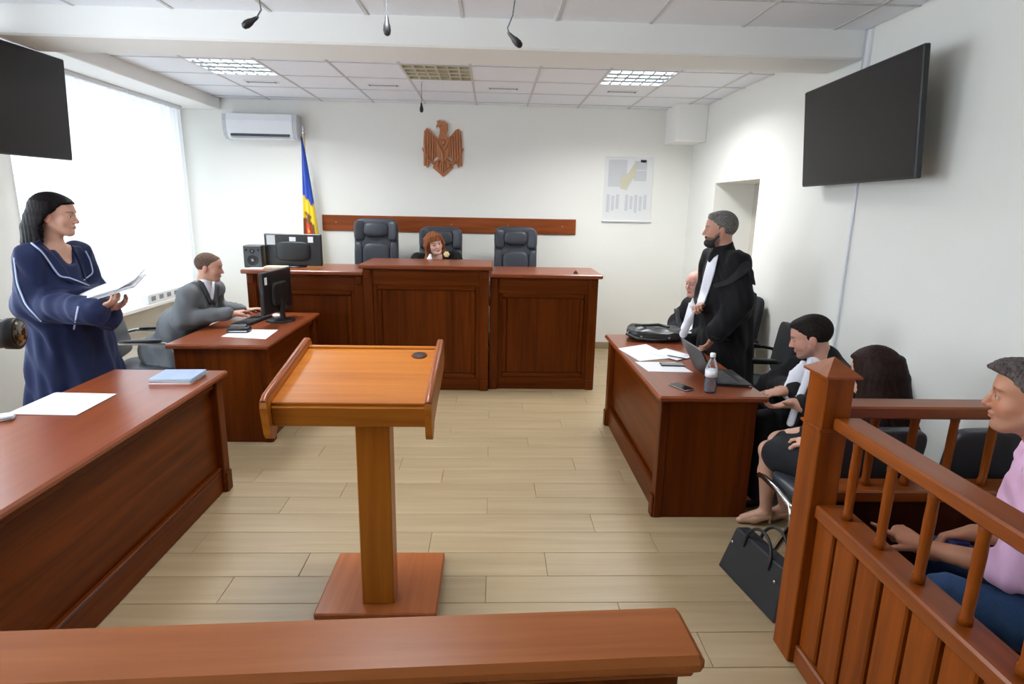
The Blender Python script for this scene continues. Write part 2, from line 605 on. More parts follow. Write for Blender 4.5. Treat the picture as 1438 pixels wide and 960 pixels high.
for vx, lab in ((-2.265, 'slim air vent in the ceiling beside the window-side lamp'), (-1.085, 'slim air vent in the ceiling between the window-side lamp and the unlit lamp'),
                (.095, 'slim air vent in the ceiling right of the unlit lamp'), (1.275, 'slim air vent in the ceiling behind the lit lamp at the right wall')):
    t = thing('ceiling_vent', (vx, 6.25, ZC + .004), lab, 'vent', 'slim ceiling vents')
    MB().b2((-.16, -.05, -.006), (.16, .05, .0), .002).build('vent_frame', M['ceiling_tile'], t)
    MB().b2((-.135, -.022, -.008), (.135, .022, -.0055), .001).build('vent_slot', M['grey_plastic'], t)
    for sx in (-.135, .135):
        MB().b2((sx - .006, -.03, -.010), (sx + .006, .03, -.0055), .001).build('vent_end', M['dark_grey'], t)

# ------------------------------------------------------------------ hanging microphones
def hanging_mic(label, pts, head_dir, r=.0035):
    top = Vector(pts[0])
    t = thing('hanging_microphone', top, label, 'microphone', 'black microphones hanging from the ceiling')
    MB(top).tube(pts, r, 6).build('cable', M['dark_grey'], t)
    e = Vector(pts[-1]); d = Vector(head_dir).normalized()
    MB(top).lathe([(.004, -.012), (.008, 0), (.011, .02), (.016, .035), (.018, .055), (.014, .072), (.006, .078)], e, 12, d).build('capsule', M['black_plastic'], t)
    MB(top).lathe([(.02, -.012), (.02, -.003), (.008, 0)], top, 12).build('ceiling_plate', M['white_plastic'], t)


hanging_mic('black ceiling microphone on a bent cable nearest the window', [(-1.10, 3.0, ZC), (-1.096, 3.0, 2.72), (-1.072, 3.0, 2.65), (-1.066, 3.0, 2.60), (-1.09, 3.0, 2.565)], (-1, .1, -.55))
hanging_mic('black ceiling microphone hanging straight down at the middle of the beam', [(-.497, 3.0, ZC), (-.495, 3.0, 2.7), (-.497, 3.0, 2.585)], (0, 0, -1))
hanging_mic('black ceiling microphone on a kinked cable, rightmost in the picture', [(.089, 3.0, ZC), (.091, 3.0, 2.67), (.083, 3.0, 2.61), (.06, 3.0, 2.555), (.07, 3.0, 2.53)], (.8, 0, -.75))
hanging_mic('small distant ceiling microphone hanging in front of the emblem wall', [(-.683, 6.0, ZC), (-.684, 6.0, 2.78), (-.687, 6.0, 2.68)], (0, 0, -1), .0025)

# ------------------------------------------------------------------ air conditioner
t = thing('air_conditioner', (-2.63, YB, 2.43), 'white wall air conditioner high on the back wall beside the window', 'air conditioner')
L = Vector(t.location)
W2 = .41
prof = [(0, 0), (.13, 0), (.175, .03), (.20, .10), (.205, .20), (.19, .27), (0, .28)]
MB().prism([(-p[0], p[1]) for p in prof], (-W2 + .045, 0, 0), (0, 1, 0), (0, 0, 1), (1, 0, 0), 2 * W2 - .09).build('ac_body', M['white_plastic'], t)
plain('ac_side', lin(198, 200, 204), .45)
for sx in (-1, 1):
    x0 = sx * (W2 - .0225)
    MB().prism([(-p[0] * .97, p[1] * .985 + .002) for p in prof], (x0 - .022, 0, 0), (0, 1, 0), (0, 0, 1), (1, 0, 0), .044).build('ac_end_cap', M['ac_side'], t)
MB().box((0, -.188, .045), (.66, .012, .03), .004, rot3(-.35)).build('air_outlet', M['dark_grey'], t)
MB().box((0, -.178, .018), (.66, .05, .006), .002, rot3(.5)).build('louvre_flap', M['white_plastic'], t)
MB().b2((-.25, -.207, .155), (-.17, -.203, .175), .001).build('display_badge', M['paper'], t)

# ------------------------------------------------------------------ wood strip on the back wall
t = thing('wall_strip', (-.51, YB, 1.42), 'long brown wooden strip on the back wall behind the judges chairs', 'wall strip')
plain('screw_cap', lin(190, 150, 130), .4)
wood('strip_wood', lin(120, 58, 26), lin(160, 86, 46), 0, rough=.4)
MB().b2((-1.525, -.02, 0), (1.525, 0, .185), .004).build('board', M['strip_wood'], t)
for xx in (-1.36, -.67, .02, .7, 1.36):
    MB().lathe([(.007, 0), (.007, .003), (.003, .005)], (xx, -.02, .1), 8, (0, -1, 0)).build('screw_cap', M['screw_cap'], t)

# ------------------------------------------------------------------ notice board
t = thing('notice_board', (1.63, YB, 1.60), 'white printed notice board with small dark flag mark on the back wall', 'notice board')
plain('board_plastic', lin(232, 234, 234), .22, var=.01)
MB().b2((-.29, -.012, .0), (.29, 0, .745), .004).build('board_panel', M['board_plastic'], t)
MB().b2((-.30, -.03, -.012), (.30, 0, .004), .003).build('pen_ledge', M['white_plastic'], t)
plain('print_grey', lin(206, 209, 212), .6)
plain('print_olive', lin(212, 208, 184), .6)
plain('print_flag', lin(70, 40, 60), .6)
def sheet(x0, x1, z0, z1, mat, name='printed_sheet'):
    MB().b2((x0, -.0145, z0), (x1, -.0115, z1), 0).build(name, M[mat], t)
sheet(-.25, -.03, .40, .71, 'print_grey'); sheet(.06, .21, .60, .70, 'paper_grey'); sheet(.06, .21, .47, .59, 'print_grey')
sheet(.13, .20, .685, .715, 'print_flag', 'flag_mark')
MB().prism([(-.10, .38), (-.02, .36), (.02, .45), (.07, .52), (.09, .68), (.05, .66), (.0, .57), (-.06, .52), (-.11, .50)], (0, -.0115, 0), (1, 0, 0), (0, 0, 1), (0, -1, 0), .0032).build('map_print', M['print_olive'], t)
for k in range(9):
    x0 = -.255 + k * .056
    if k != 3:
        sheet(x0, x0 + .036, .10 + .02 * (k % 3), .31 - .015 * (k % 2), 'print_grey' if k % 2 else 'paper_grey', 'text_column')

# ------------------------------------------------------------------ carved eagle emblem
t = thing('carved_emblem', (-.59, YB, 2.07), 'carved wooden eagle coat of arms on the back wall', 'emblem')
UX, UY, UN = (1, 0, 0), (0, 0, 1), (0, -1, 0)
def epart(name, poly, d0, d1):
    MB().prism(poly, (0, -d0, 0), UX, UY, UN, d1 - d0).build(name, M['carved_wood'], t)
S = .235   # half width
def feather_wing(sg):
    n = 'wing'
    epart(n, [(sg * x, z) for x, z in [(.03, .40), (.06, .44), (.10, .47), (.15, .53), (.185, .545), (.215, .51), (.225, .40), (.225, .12), (.20, .135), (.185, .10), (.16, .15), (.13, .16), (.10, .20), (.05, .25)]], 0, .022)
    for k, (x, z0, z1) in enumerate([(.207, .12, .49), (.178, .115, .51), (.148, .16, .49), (.118, .19, .46), (.09, .23, .43)]):
        mb = MB().tube([(sg * x, -.022, z0), (sg * (x - .003), -.03, (z0 + z1) / 2), (sg * (x - .006), -.022, z1)], [.008, .013, .009], 8)
        mb.build('feather', M['carved_wood'], t)
for sg in (-1, 1): feather_wing(sg)
epart('tail', [(-.10, .17), (-.12, .10), (-.06, .05), (0, 0), (.07, .06), (.12, .11), (.10, .18), (0, .24)], 0, .018)
for k in range(-2, 3):
    MB().tube([(k * .022, -.016, .20), (k * .03, -.028, .11), (k * .018, -.016, .035 + abs(k) * .022)], [.008, .013, .005], 8).build('tail_feather', M['carved_wood'], t)
epart('shield', [(-.075, .42), (-.075, .27), (-.045, .20), (0, .165), (.045, .20), (.075, .27), (.075, .42), (0, .44)], .012, .04)
MB().tube([(-.065, -.045, .40), (-.05, -.05, .345), (-.015, -.052, .305), (0, -.053, .25), (0, -.05, .19)], [.007, .011, .012, .013, .008], 8).build('shield_relief', M['carved_wood'], t)
MB().tube([(.065, -.045, .40), (.05, -.05, .345), (.015, -.052, .305)], [.007, .011, .012], 8).build('shield_relief', M['carved_wood'], t)
MB().lathe([(.034, 0), (.032, .008), (.02, .014), (.016, .008), (.006, .012)], (0, -.04, .385), 14, (0, -1, 0)).build('rosette', M['carved_wood'], t)
epart('neck', [(-.05, .43), (-.035, .48), (-.03, .53), (-.045, .56), (-.03, .60), (.02, .612), (.055, .59), (.06, .54), (.045, .48), (.055, .43)], .005, .042)
MB().tube([(-.02, -.035, .575), (-.05, -.035, .583), (-.066, -.032, .565), (-.064, -.03, .54)], [.024, .018, .011, .003], 8).build('beak', M['carved_wood'], t)
epart('crest', [(-.06, .60), (-.07, .625), (-.05, .625), (-.03, .64), (-.01, .618), (.02, .625), (.03, .60), (-.02, .59)], .01, .03)
for sg in (-1, 1):
    MB().tube([(sg * .03, -.03, .20), (sg * .07, -.035, .165), (sg * .115, -.035, .15), (sg * .17, -.03, .19), (sg * .215, -.028, .27), (sg * .24, -.022, .325)], [.012, .016, .014, .011, .01, .007], 8).build('branch', M['carved_wood'], t)
    MB().tube([(sg * .05, -.03, .175), (sg * .075, -.04, .13), (sg * .07, -.03, .10)], [.012, .014, .006], 8).build('claw', M['carved_wood'], t)

# ------------------------------------------------------------------ televisions, cable covers, switch
def television(name_label, corners, mount_x):
    """corners: bottom-left, bottom-right, top-right, top-left of the screen seen from the front"""
    bl, br, tr, tl = [Vector(c) for c in corners]
    c = (bl + br + tr + tl) / 4
    ux = ((br - bl) + (tr - tl)).normalized(); uy = ((tl - bl) + (tr - br)).normalized()
    uy = (uy - ux * uy.dot(ux)).normalized(); n = ux.cross(uy)
    w = ((br - bl).length + (tr - tl).length) / 2; h = ((tl - bl).length + (tr - br).length) / 2
    t = thing('television', c, name_label, 'television', 'flat televisions hung high on the side walls')
    R = Matrix((ux, uy, n)).transposed()
    MB().box(R @ Vector((0, 0, -.022)), (w, h, .036), .006, R).build('tv_shell', M['black_plastic'], t)
    MB().box(R @ Vector((0, .003, -.003)), (w - .016, h - .02, .004), .001, R).build('screen', M['tv_screen'], t)
    MB().box(R @ Vector((0, -.05, -.055)), (w * .55, h * .5, .04), .012, R).build('rear_housing', M['dark_grey'], t)
    wall = Vector((mount_x, c.y, c.z)) - c
    MB().tube([R @ Vector((0, 0, -.07)), wall * .55 + Vector((0, .08, 0)), wall + Vector((0, 0, 0))], .022, 8).build('mount_arm', M['black_plastic'], t)
    MB().box(wall - Vector((math.copysign(.008, mount_x), 0, 0)), (.014, .22, .3), .003).build('mount_plate', M['black_plastic'], t)
    return t


television('large black television on the right wall above the seated lawyers', [(2.27, 4.42, 1.925), (2.185, 3.12, 1.93), (2.125, 3.10, 2.575), (2.205, 4.40, 2.575)], XR)
television('large black television at the left edge hung beside the window', [(-3.1, 3.34, 2.00), (-3.1, 4.62, 2.015), (-3.06, 4.68, 2.70), (-3.06, 3.38, 2.69)], XL)
t = thing('cable_cover', (XR, 3.99, 2.58), 'white cable cover running up the right wall above the television', 'cable cover', 'white cable covers')
MB().b2((-.022, -.03, 0), (0, .012, ZC - 2.58), .003).build('cover_strip', M['white_plastic'], t)
MB().b2((-.018, .022, 0), (0, .04, ZC - 2.58), .003).build('cover_strip', M['ac_side'], t)
t = thing('cable_cover', (XR, 3.90, .6), 'white cable cover running down the right wall below the television', 'cable cover', 'white cable covers')
MB().b2((-.016, -.012, 0), (0, .012, 1.35), .003).build('cover_strip', M['white_plastic'], t)
t = thing('wall_switch', (XR, 5.15, .93), 'small round white switch on the right wall behind the standing lawyer', 'switch')
MB().lathe([(.04, 0), (.04, .008), (.034, .012)], (0, 0, 0), 18, (-1, 0, 0)).build('switch_plate', M['white_plastic'], t)
MB().b2((-.018, -.014, -.02), (-.012, .014, .02), .002).build('rocker', M['white_paint'], t)

# ------------------------------------------------------------------ flag on its pole beside the window
t = thing('flag', (-2.13, 7.05, 0), 'blue and yellow flag with crest drooping from a pole behind the monitor', 'flag')
plain('flag_pole', lin(212, 196, 150), .4)
FB = t.location
MB().tube([(.0, 0, 0.03), (.0, 0, 2.50)], .012, 10).build('flag_pole', M['flag_pole'], t)
MB().lathe([(.02, 0), (.014, .02), (.02, .045), (.004, .10)], (0, 0, 2.49), 10).build('finial', M['chrome'], t)
MB().lathe([(.16, 0), (.16, .02), (.05, .04), (.02, .09)], (0, 0, 0), 20).build('pole_base', M['steel'], t)
_m, _nt, _b = _base('flag_cloth')
_at = _nt.nodes.new('ShaderNodeAttribute'); _at.attribute_name = 'Col'
_nt.links.new(_at.outputs[0], _b.inputs['Base Color']); _b.inputs['Roughness'].default_value = .6; _b.inputs['Sheen Weight'].default_value = .2
rows, cols_ = [], []
nz_, nu_ = 70, 40
for i in range(nz_ + 1):
    s = i / nz_
    zz = 2.46 - s * 1.62
    wdt = .012 + .185 * min(1, s * 1.12) ** .85
    row = []
    for j in range(nu_ + 1):
        u = j / nu_
        x = -.03 - .035 * s + u * wdt + .02 * s * u
        yy = -.02 - .05 * s * (.5 + .5 * math.sin(u * 15 + s * 2)) * (.3 + s) + .02 * math.sin(u * 6 + 1)
        row.append((x, yy, zz))
        bl = zz > 1.825 - .12 * u + .02 * math.sin(u * 14)
        c = lin(18, 66, 170) if bl else lin(238, 202, 30)
        du, dz = (u - .42) * .20, zz - 1.50 + .10 * (u - .5)
        if not bl:
            if (abs(du) < .085 and -.20 < dz < .12 and (dz < .03 or abs(du) < .04 + .02 * math.sin(dz * 90))):
                c = lin(112, 74, 30)
            if abs(du + .012) < .05 and -.17 < dz < -.0:
                c = lin(200, 66, 30)
            if (du + .01) ** 2 + (dz + .08) ** 2 < .022 ** 2:
                c = lin(240, 190, 60)
            if (du + .01) ** 2 + (dz + .08) ** 2 < .011 ** 2:
                c = lin(190, 50, 24)
            if u > .8 and zz < 1.0: c = lin(238, 202, 30)
        cols_.append(c)
    rows.append(row)
fo = MB().grid(rows).build('flag_cloth', M['flag_cloth'], t)
_ca = fo.data.color_attributes.new('Col', 'FLOAT_COLOR', 'POINT')
for k, c in enumerate(cols_): _ca.data[k].color = c
_so = fo.modifiers.new('thick', 'SOLIDIFY'); _so.thickness = .003
# ------------------------------------------------------------------ judges' bench: three panelled units
def bench_unit(label, x0, x1, yf, zt, depth=.62, ol=.035, orr=.035):
    cx = (x0 + x1) / 2
    t = thing('judge_bench', (cx, yf, 0), label, 'bench', 'panelled wooden units of the judges bench')
    w = (x1 - x0) / 2
    B = lambda: MB()
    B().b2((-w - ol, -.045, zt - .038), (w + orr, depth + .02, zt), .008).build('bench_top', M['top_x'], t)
    B().b2((-w + .01, .045, .0), (w - .01, .075, zt - .04), .002).build('front_board', M['cherry_z'], t)
    for sx in (-1, 1):
        B().b2((sx * w - (.03 if sx > 0 else 0), .07, 0), (sx * w + (.03 if sx < 0 else 0), depth, zt - .04), .002).build('side_panel', M['cherry_z'], t)
        p = B().b2((sx * (w - .042) - .042, .0, 0), (sx * (w - .042) + .042, .05, zt - .04), .004).build('pilaster', M['cherry_z'], t)
        B().b2((sx * (w - .042) - .03, -.014, zt - .13), (sx * (w - .042) + .03, .0, zt - .045), .012).build('capital_block', M['cherry_z'], p)
        B().b2((sx * (w - .042) - .034, -.010, 0.0), (sx * (w - .042) + .034, .0, .10), .004).build('foot_block', M['cherry_z'], p)
    xi = w - .084
    B().b2((-xi, .014, zt - .19), (xi, .045, zt - .04), .004).build('frieze_rail', M['cherry_x'], t)
    B().b2((-xi, .002, zt - .062), (xi, .014, zt - .04), .005).build('cornice', M['cherry_x'], t)
    B().b2((-xi, .014, 0), (xi, .045, .12), .004).build('base_rail', M['cherry_x'], t)
    B().b2((-xi, .018, .12), (-xi + .035, .045, zt - .19), .003).build('stile', M['cherry_z'], t)
    B().b2((xi - .035, .018, .12), (xi, .045, zt - .19), .003).build('stile', M['cherry_z'], t)
    a, z0, z1 = xi - .035, .12, zt - .19
    for (lo, hi, m) in (((-a, .006, z1 - .045), (a, .045, z1), 'x'), ((-a, .006, z0), (a, .045, z0 + .045), 'x')):
        B().b2(lo, hi, .012).build('moulding', M['cherry_' + m], t)
    for sx in (-1, 1):
        B().b2((sx * a - (.045 if sx > 0 else 0), .006, z0 + .045), (sx * a + (.045 if sx < 0 else 0), .045, z1 - .045), .012).build('moulding', M['cherry_z'], t)
    B().b2((-a + .045, .030, z0 + .045), (a - .045, .046, z1 - .045), .004).build('panel', M['cherry_z'], t)
    return t


bench_unit('lower panelled wing of the judges bench on the left, carrying a monitor and speaker', -2.27, -1.195, 5.53, 1.135, orr=.004)
bench_unit('taller panelled centre unit of the judges bench in front of the red-haired judge', -1.185, -.025, 5.47, 1.205)
bench_unit('lower panelled wing of the judges bench on the right, below the empty chair', -.015, 1.01, 5.53, 1.135, ol=.004)
plain('dais_carpet', lin(96, 84, 70), .9)
struct('floor_dais', MB().b2((-2.2, 6.16, 0), (.95, YB - .02, .2), .006), 'dais_carpet')

# ------------------------------------------------------------------ desks
def desk(label, x0, x1, y0, y1, s, top_over=.04, zt=.75, wd='cherry', y0in=.0):
    """s: +1 when the panelled front looks to +x, -1 to -x; x0<x1 and y0<y1 are the body limits"""
    cx, cy = (x0 + x1) / 2, (y0 + y1) / 2
    t = thing('desk', (cx, cy, 0), label, 'desk', 'panelled wooden courtroom desks')
    L = t.location
    xf = x1 if s > 0 else x0
    xb = x0 if s > 0 else x1
    B = lambda: MB(L)
    X = lambda d: xf - s * d            # d metres inside the front plane
    def bx(a, b, ya, yb, za, zb, bev, name, mat):
        return B().b2((min(X(a), X(b)), ya, za), (max(X(a), X(b)), yb, zb), bev).build(name, M[mat], t)
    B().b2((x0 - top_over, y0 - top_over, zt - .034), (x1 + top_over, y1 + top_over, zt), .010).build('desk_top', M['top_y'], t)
    W = abs(x1 - x0)
    for (a, b) in ((y0, y0 + .03), (y1 - .03, y1)):
        bx(.0, W, a, b, 0, zt - .034, .004, 'end_panel', wd + '_z')
    for (a, b) in ((y0 - .006, y0 + .07), (y1 - .07, y1 + .006)):
        p = bx(-.012, .035, a, b, 0, zt - .034, .005, 'corner_post', wd + '_z')
        B().b2((min(X(-.024), X(-.012)), a + .004, 0), (max(X(-.024), X(-.012)), b - .004, .13), .006).build('foot_block', M[wd + '_z'], p)
    bx(.03, .05, y0 + .03, y1 - .03, .0, zt - .034, .002, 'front_panel', wd + '_y')
    bx(.004, .03, y0 + .07, y1 - .07, zt - .085, zt - .034, .006, 'apron', wd + '_y')
    bx(.006, .03, y0 + .07, y1 - .07, 0, .15, .006, 'plinth', wd + '_y')
    bx(.0, .03, y0 + .07, y1 - .07, .15, .165, .006, 'plinth_moulding', wd + '_y')
    return t


wood('table_end', lin(62, 22, 10), lin(104, 42, 18), 2, rough=.3)
desk('long wooden desk at the left edge in front of the woman in blue', -2.22, -1.625, 1.15, 3.45, 1)
desk('wooden clerk desk with a black monitor standing against the bench', -2.27, -1.63, 4.17, 5.42, 1)
desk('wooden lawyers table on the right with papers, laptop and bottle', .965, 1.50, 3.09, 4.62, -1)

# ------------------------------------------------------------------ lectern
t = thing('lectern', (-.485, 2.35, 0), 'light wooden lectern on a single post with a square base plate', 'lectern')
L = t.location
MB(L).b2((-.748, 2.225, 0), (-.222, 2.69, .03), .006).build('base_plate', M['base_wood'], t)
MB(L).b2((-.552, 2.29, .03), (-.412, 2.395, .99), .005).build('post', M['oak_z'], t)
ang = math.atan2(.095, .50)
R = rot3(ang)
c = Vector((-.530, 2.37, 1.045))
def lb(name, cc, size, bev, mat, parent=t):
    return MB(L).box(c + R @ Vector(cc), size, bev, R).build(name, M[mat], parent)
lb('tray_board', (0, 0, .01), (.575, .50, .022), .003, 'oak_x')
lb('front_board', (0, -.25, -.035), (.575, .022, .085), .004, 'oak_x')
lb('back_board', (0, .25, -.015), (.575, .022, .09), .004, 'oak_x')
lb('tray_underside', (0, 0, -.05), (.53, .46, .02), .003, 'oak_x')
for sx in (-1, 1):
    # side cheeks, rounded at both ends
    pts = []
    for k in range(13):
        a = math.pi * k / 12
        pts.append((-.285 - .022 * math.sin(a), -.022 - .085 * math.cos(a) * 1.0))
    poly = [(-.262, -.128), (-.285, -.115), (-.297, -.09), (-.297, .02), (-.288, .040), (-.27, .050), (.27, .050), (.288, .040), (.295, .02), (.295, -.05), (.28, -.075), (.25, -.085), (-.20, -.085), (-.24, -.118)]
    o = c + R @ Vector((sx * .2875 + (0 if sx > 0 else -.026), 0, 0))
    MB(L).prism(poly, o, R @ Vector((0, 1, 0)), R @ Vector((0, 0, 1)), (1, 0, 0), .026).build('side_cheek', M['oak_y'], t)
    oo = c + R @ Vector((sx * .3005, 0, .05))
    MB(L).tube([oo + R @ Vector((0, -.285, -.012)), oo + R @ Vector((0, -.26, 0)), oo + R @ Vector((0, .26, 0)), oo + R @ Vector((0, .285, -.012))], .0145, 10).build('cheek_bead', M['rail_y'], t)
plain('dark_hole', lin(24, 10, 6), .6)
hc = c + R @ Vector((.215, .175, .0215))
MB(L).lathe([(.034, -.001), (.034, .002), (.026, .0035)], hc, 24, R @ Vector((0, 0, 1))).build('hole_ring', M['cherry_x'], t)
MB(L).lathe([(.026, 0), (.026, .0045), (.0255, .0048)], hc, 24, R @ Vector((0, 0, 1))).build('cable_hole', M['dark_hole'], t)

# ------------------------------------------------------------------ barrier rail in the foreground
RZ = math.atan2(.06, 1.33)
t = thing('barrier_rail', (.40, .985, 0), 'wide wooden barrier rail running along the bottom edge of the picture', 'barrier', None, RZ)
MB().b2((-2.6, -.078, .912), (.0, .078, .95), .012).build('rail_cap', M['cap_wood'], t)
MB().b2((-2.6, -.062, .895), (-.015, .062, .912), .006).build('cap_moulding', M['rail_x'], t)
for k in range(6):
    x1 = -.03 - k * .43
    MB().b2((x1 - .425, -.03, .06), (x1, .03, .895), .006).build('barrier_panel', M['cherry_z'], t)
MB().b2((-2.6, -.045, 0), (-.02, .045, .06), .006).build('barrier_plinth', M['cherry_x'], t)

# ------------------------------------------------------------------ dock railing
t = thing('dock_railing', (1.26, 2.13, 0), 'wooden dock railing with pointed corner post and slim balusters', 'railing')
L = t.location
n = MB(L).b2((1.195, 1.968, 0), (1.297, 2.092, 1.178), .004).build('newel_post', M['rail_z'], t)
MB(L).b2((1.187, 1.96, .975), (1.305, 2.10, .986), .003).build('post_collar', M['rail_z'], n)
cap = MB(L)
cx0, cx1, cy0, cy1 = 1.180, 1.310, 1.950, 2.110
V = [(cx0, cy0, 1.178), (cx1, cy0, 1.178), (cx1, cy1, 1.178), (cx0, cy1, 1.178), (cx0, cy0, 1.186), (cx1, cy0, 1.186), (cx1, cy1, 1.186), (cx0, cy1, 1.186), ((cx0 + cx1) / 2, (cy0 + cy1) / 2, 1.242)]
cap.add(V, [(3, 2, 1, 0), (0, 1, 5, 4), (1, 2, 6, 5), (2, 3, 7, 6), (3, 0, 4, 7), (4, 5, 8), (5, 6, 8), (6, 7, 8), (7, 4, 8)])
cap.build('post_cap', M['rail_x'], n)
def rail_y(name, z0, z1, x0, x1, y0, y1, mat):
    return MB(L).b2((x0, y0, z0), (x1, y1, z1), .007).build(name, M[mat], t)
YE = .62
rail_y('handrail', .985, 1.032, 1.235, 1.335, YE, 1.968, 'rail_y')
rail_y('lower_rail', .635, .690, 1.215, 1.325, YE, 1.968, 'rail_y')
rail_y('bottom_rail', .0, .085, 1.215, 1.315, YE, 1.968, 'rail_y')
rail_y('handrail', .985, 1.035, 1.297, XR - .002, 2.075, 2.185, 'rail_x')
rail_y('lower_rail', .640, .690, 1.297, XR - .002, 2.07, 2.19, 'rail_x')
rail_y('bottom_rail', .0, .085, 1.297, XR - .002, 2.08, 2.18, 'rail_x')
prof = [(.018, 0), (.018, .022), (.0145, .030), (.0155, .12), (.0165, .20), (.0150, .262), (.0165, .272), (.0165, .297)]
def baluster(x, y):
    MB(L).lathe([(r, h + .69) for r, h in prof], (x, y, 0), 12).build('baluster', M['rail_z'], t)
for k in range(7): baluster(1.272, 1.862 - .1795 * k)
for k in range(6): baluster(1.505 + .1605 * k, 2.13)
for k in range(11):
    y1 = 1.964 - k * .1275
    if y1 - .11 > YE - .02:
        MB(L).b2((1.228, y1 - .112, .085), (1.262, y1, .635), .006).build('board', M['rail_z'], t)
for k in range(8):
    x0 = 1.30 + k * .1275
    MB(L).b2((x0, 2.14, .085), (x0 + .112, 2.175, .635), .006).build('board', M['rail_z'], t)
wood('dock_shade', lin(44, 16, 5), lin(66, 26, 9), 2, rough=.5)  # near-black brown holds the shade inside the dock in its colour
MB(L).b2((1.268, YE, .085), (1.282, 1.968, .635), .002).build('shade_panel', M['dock_shade'], t)  # thin dark backing added so the gaps between boards read as shade
MB(L).b2((1.30, 2.10, .085), (XR - .002, 2.13, .635), .002).build('shade_panel', M['dock_shade'], t)
wood('bench_dark', lin(70, 30, 12), lin(106, 50, 22), 0, rough=.4)
t = thing('dock_bench', (1.9, 1.66, 0), 'brown wooden bench inside the dock under the man in pink', 'bench')
MB().b2((-.10, -.42, .42), (.45, .40, .46), .008).build('bench_seat', M['bench_dark'], t)
for yy in (-.38, .32):
    MB().b2((-.06, yy, 0), (.40, yy + .05, .42), .004).build('bench_leg', M['bench_dark'], t)
# ------------------------------------------------------------------ cushions
def _sp(v, e):
    return math.copysign(abs(v) ** e, v)


def sbox(mb, c, h, e=.35, rot=None, n=16, e2=None):
    """soft rounded box (superellipsoid)"""
    e2 = e if e2 is None else e2
    R = rot if rot is not None else Matrix.Identity(3)
    C = Vector(c)
    rows = []
    for i in range(n + 1):
        ph = -math.pi / 2 + math.pi * i / n
        row = []
        for j in range(2 * n):
            th = 2 * math.pi * j / (2 * n)
            row.append(C + R @ Vector((h[0] * _sp(math.cos(ph), e) * _sp(math.cos(th), e2), h[1] * _sp(math.cos(ph), e) * _sp(math.sin(th), e2), h[2] * _sp(math.sin(ph), e))))
        rows.append(row)
    mb.grid(rows, True, True)
    return mb


# ------------------------------------------------------------------ judges' chairs
def exec_chair(label, x, y, rz, z0):
    t = thing('executive_chair', (x, y, z0), label, 'chair', 'high-backed black leather judge chairs', rz)
    # local: +y is the way the chair faces
    R = rot3(.10)
    bk = sbox(MB(), (0, -.26, .98), (.245, .05, .36), .28, R).build('backrest', M['black_leather'], t)
    for sx in (-1, 1):
        sbox(MB(), (sx * .198, -.205, .86), (.045, .035, .22), .5, R).build('side_bolster', M['black_leather'], bk)
        sbox(MB(), (sx * .185, -.235, 1.20), (.06, .035, .11), .5, R @ rot3(0, 0, sx * .3)).build('head_wing', M['black_leather'], bk)
    sbox(MB(), (0, -.205, .87), (.15, .045, .20), .45, R).build('lumbar_pad', M['black_leather'], bk)
    sbox(MB(), (0, -.225, 1.215), (.135, .05, .085), .6, R).build('head_pillow', M['black_leather'], bk)
    sbox(MB(), (0, .02, .50), (.26, .26, .06), .35).build('seat', M['black_leather'], t)
    for sx in (-1, 1):
        MB().tube([(sx * .27, -.2, .50), (sx * .30, -.18, .68), (sx * .30, .14, .69), (sx * .27, .2, .50)], .018, 8).build('arm_frame', M['black_plastic'], t)
        sbox(MB(), (sx * .30, -.02, .71), (.03, .17, .022), .5).build('arm_pad', M['black_leather'], t)
    MB().cyl((0, 0, .10), (0, 0, .45), .03, n=12).build('gas_column', M['black_plastic'], t)
    for k in range(5):
        a = k * 2 * math.pi / 5 + .3
        lg = MB().tube([(0, 0, .12), (.3 * math.cos(a), .3 * math.sin(a), .075)], [.03, .018], 8).build('leg', M['black_plastic'], t)
        MB().cyl((.3 * math.cos(a) - .02, .3 * math.sin(a), .03), (.3 * math.cos(a) + .02, .3 * math.sin(a), .03), .03, n=12).build('caster', M['black_plastic'], lg)
    return t


exec_chair('empty black leather judge chair left of the red-haired judge', -1.305, 6.60, math.pi + .04, .245)
exec_chair('black leather judge chair the red-haired judge sits in', -.575, 6.63, math.pi + .05, .165)
exec_chair('empty black leather judge chair right of the red-haired judge', .266, 6.60, math.pi - .02, .18)


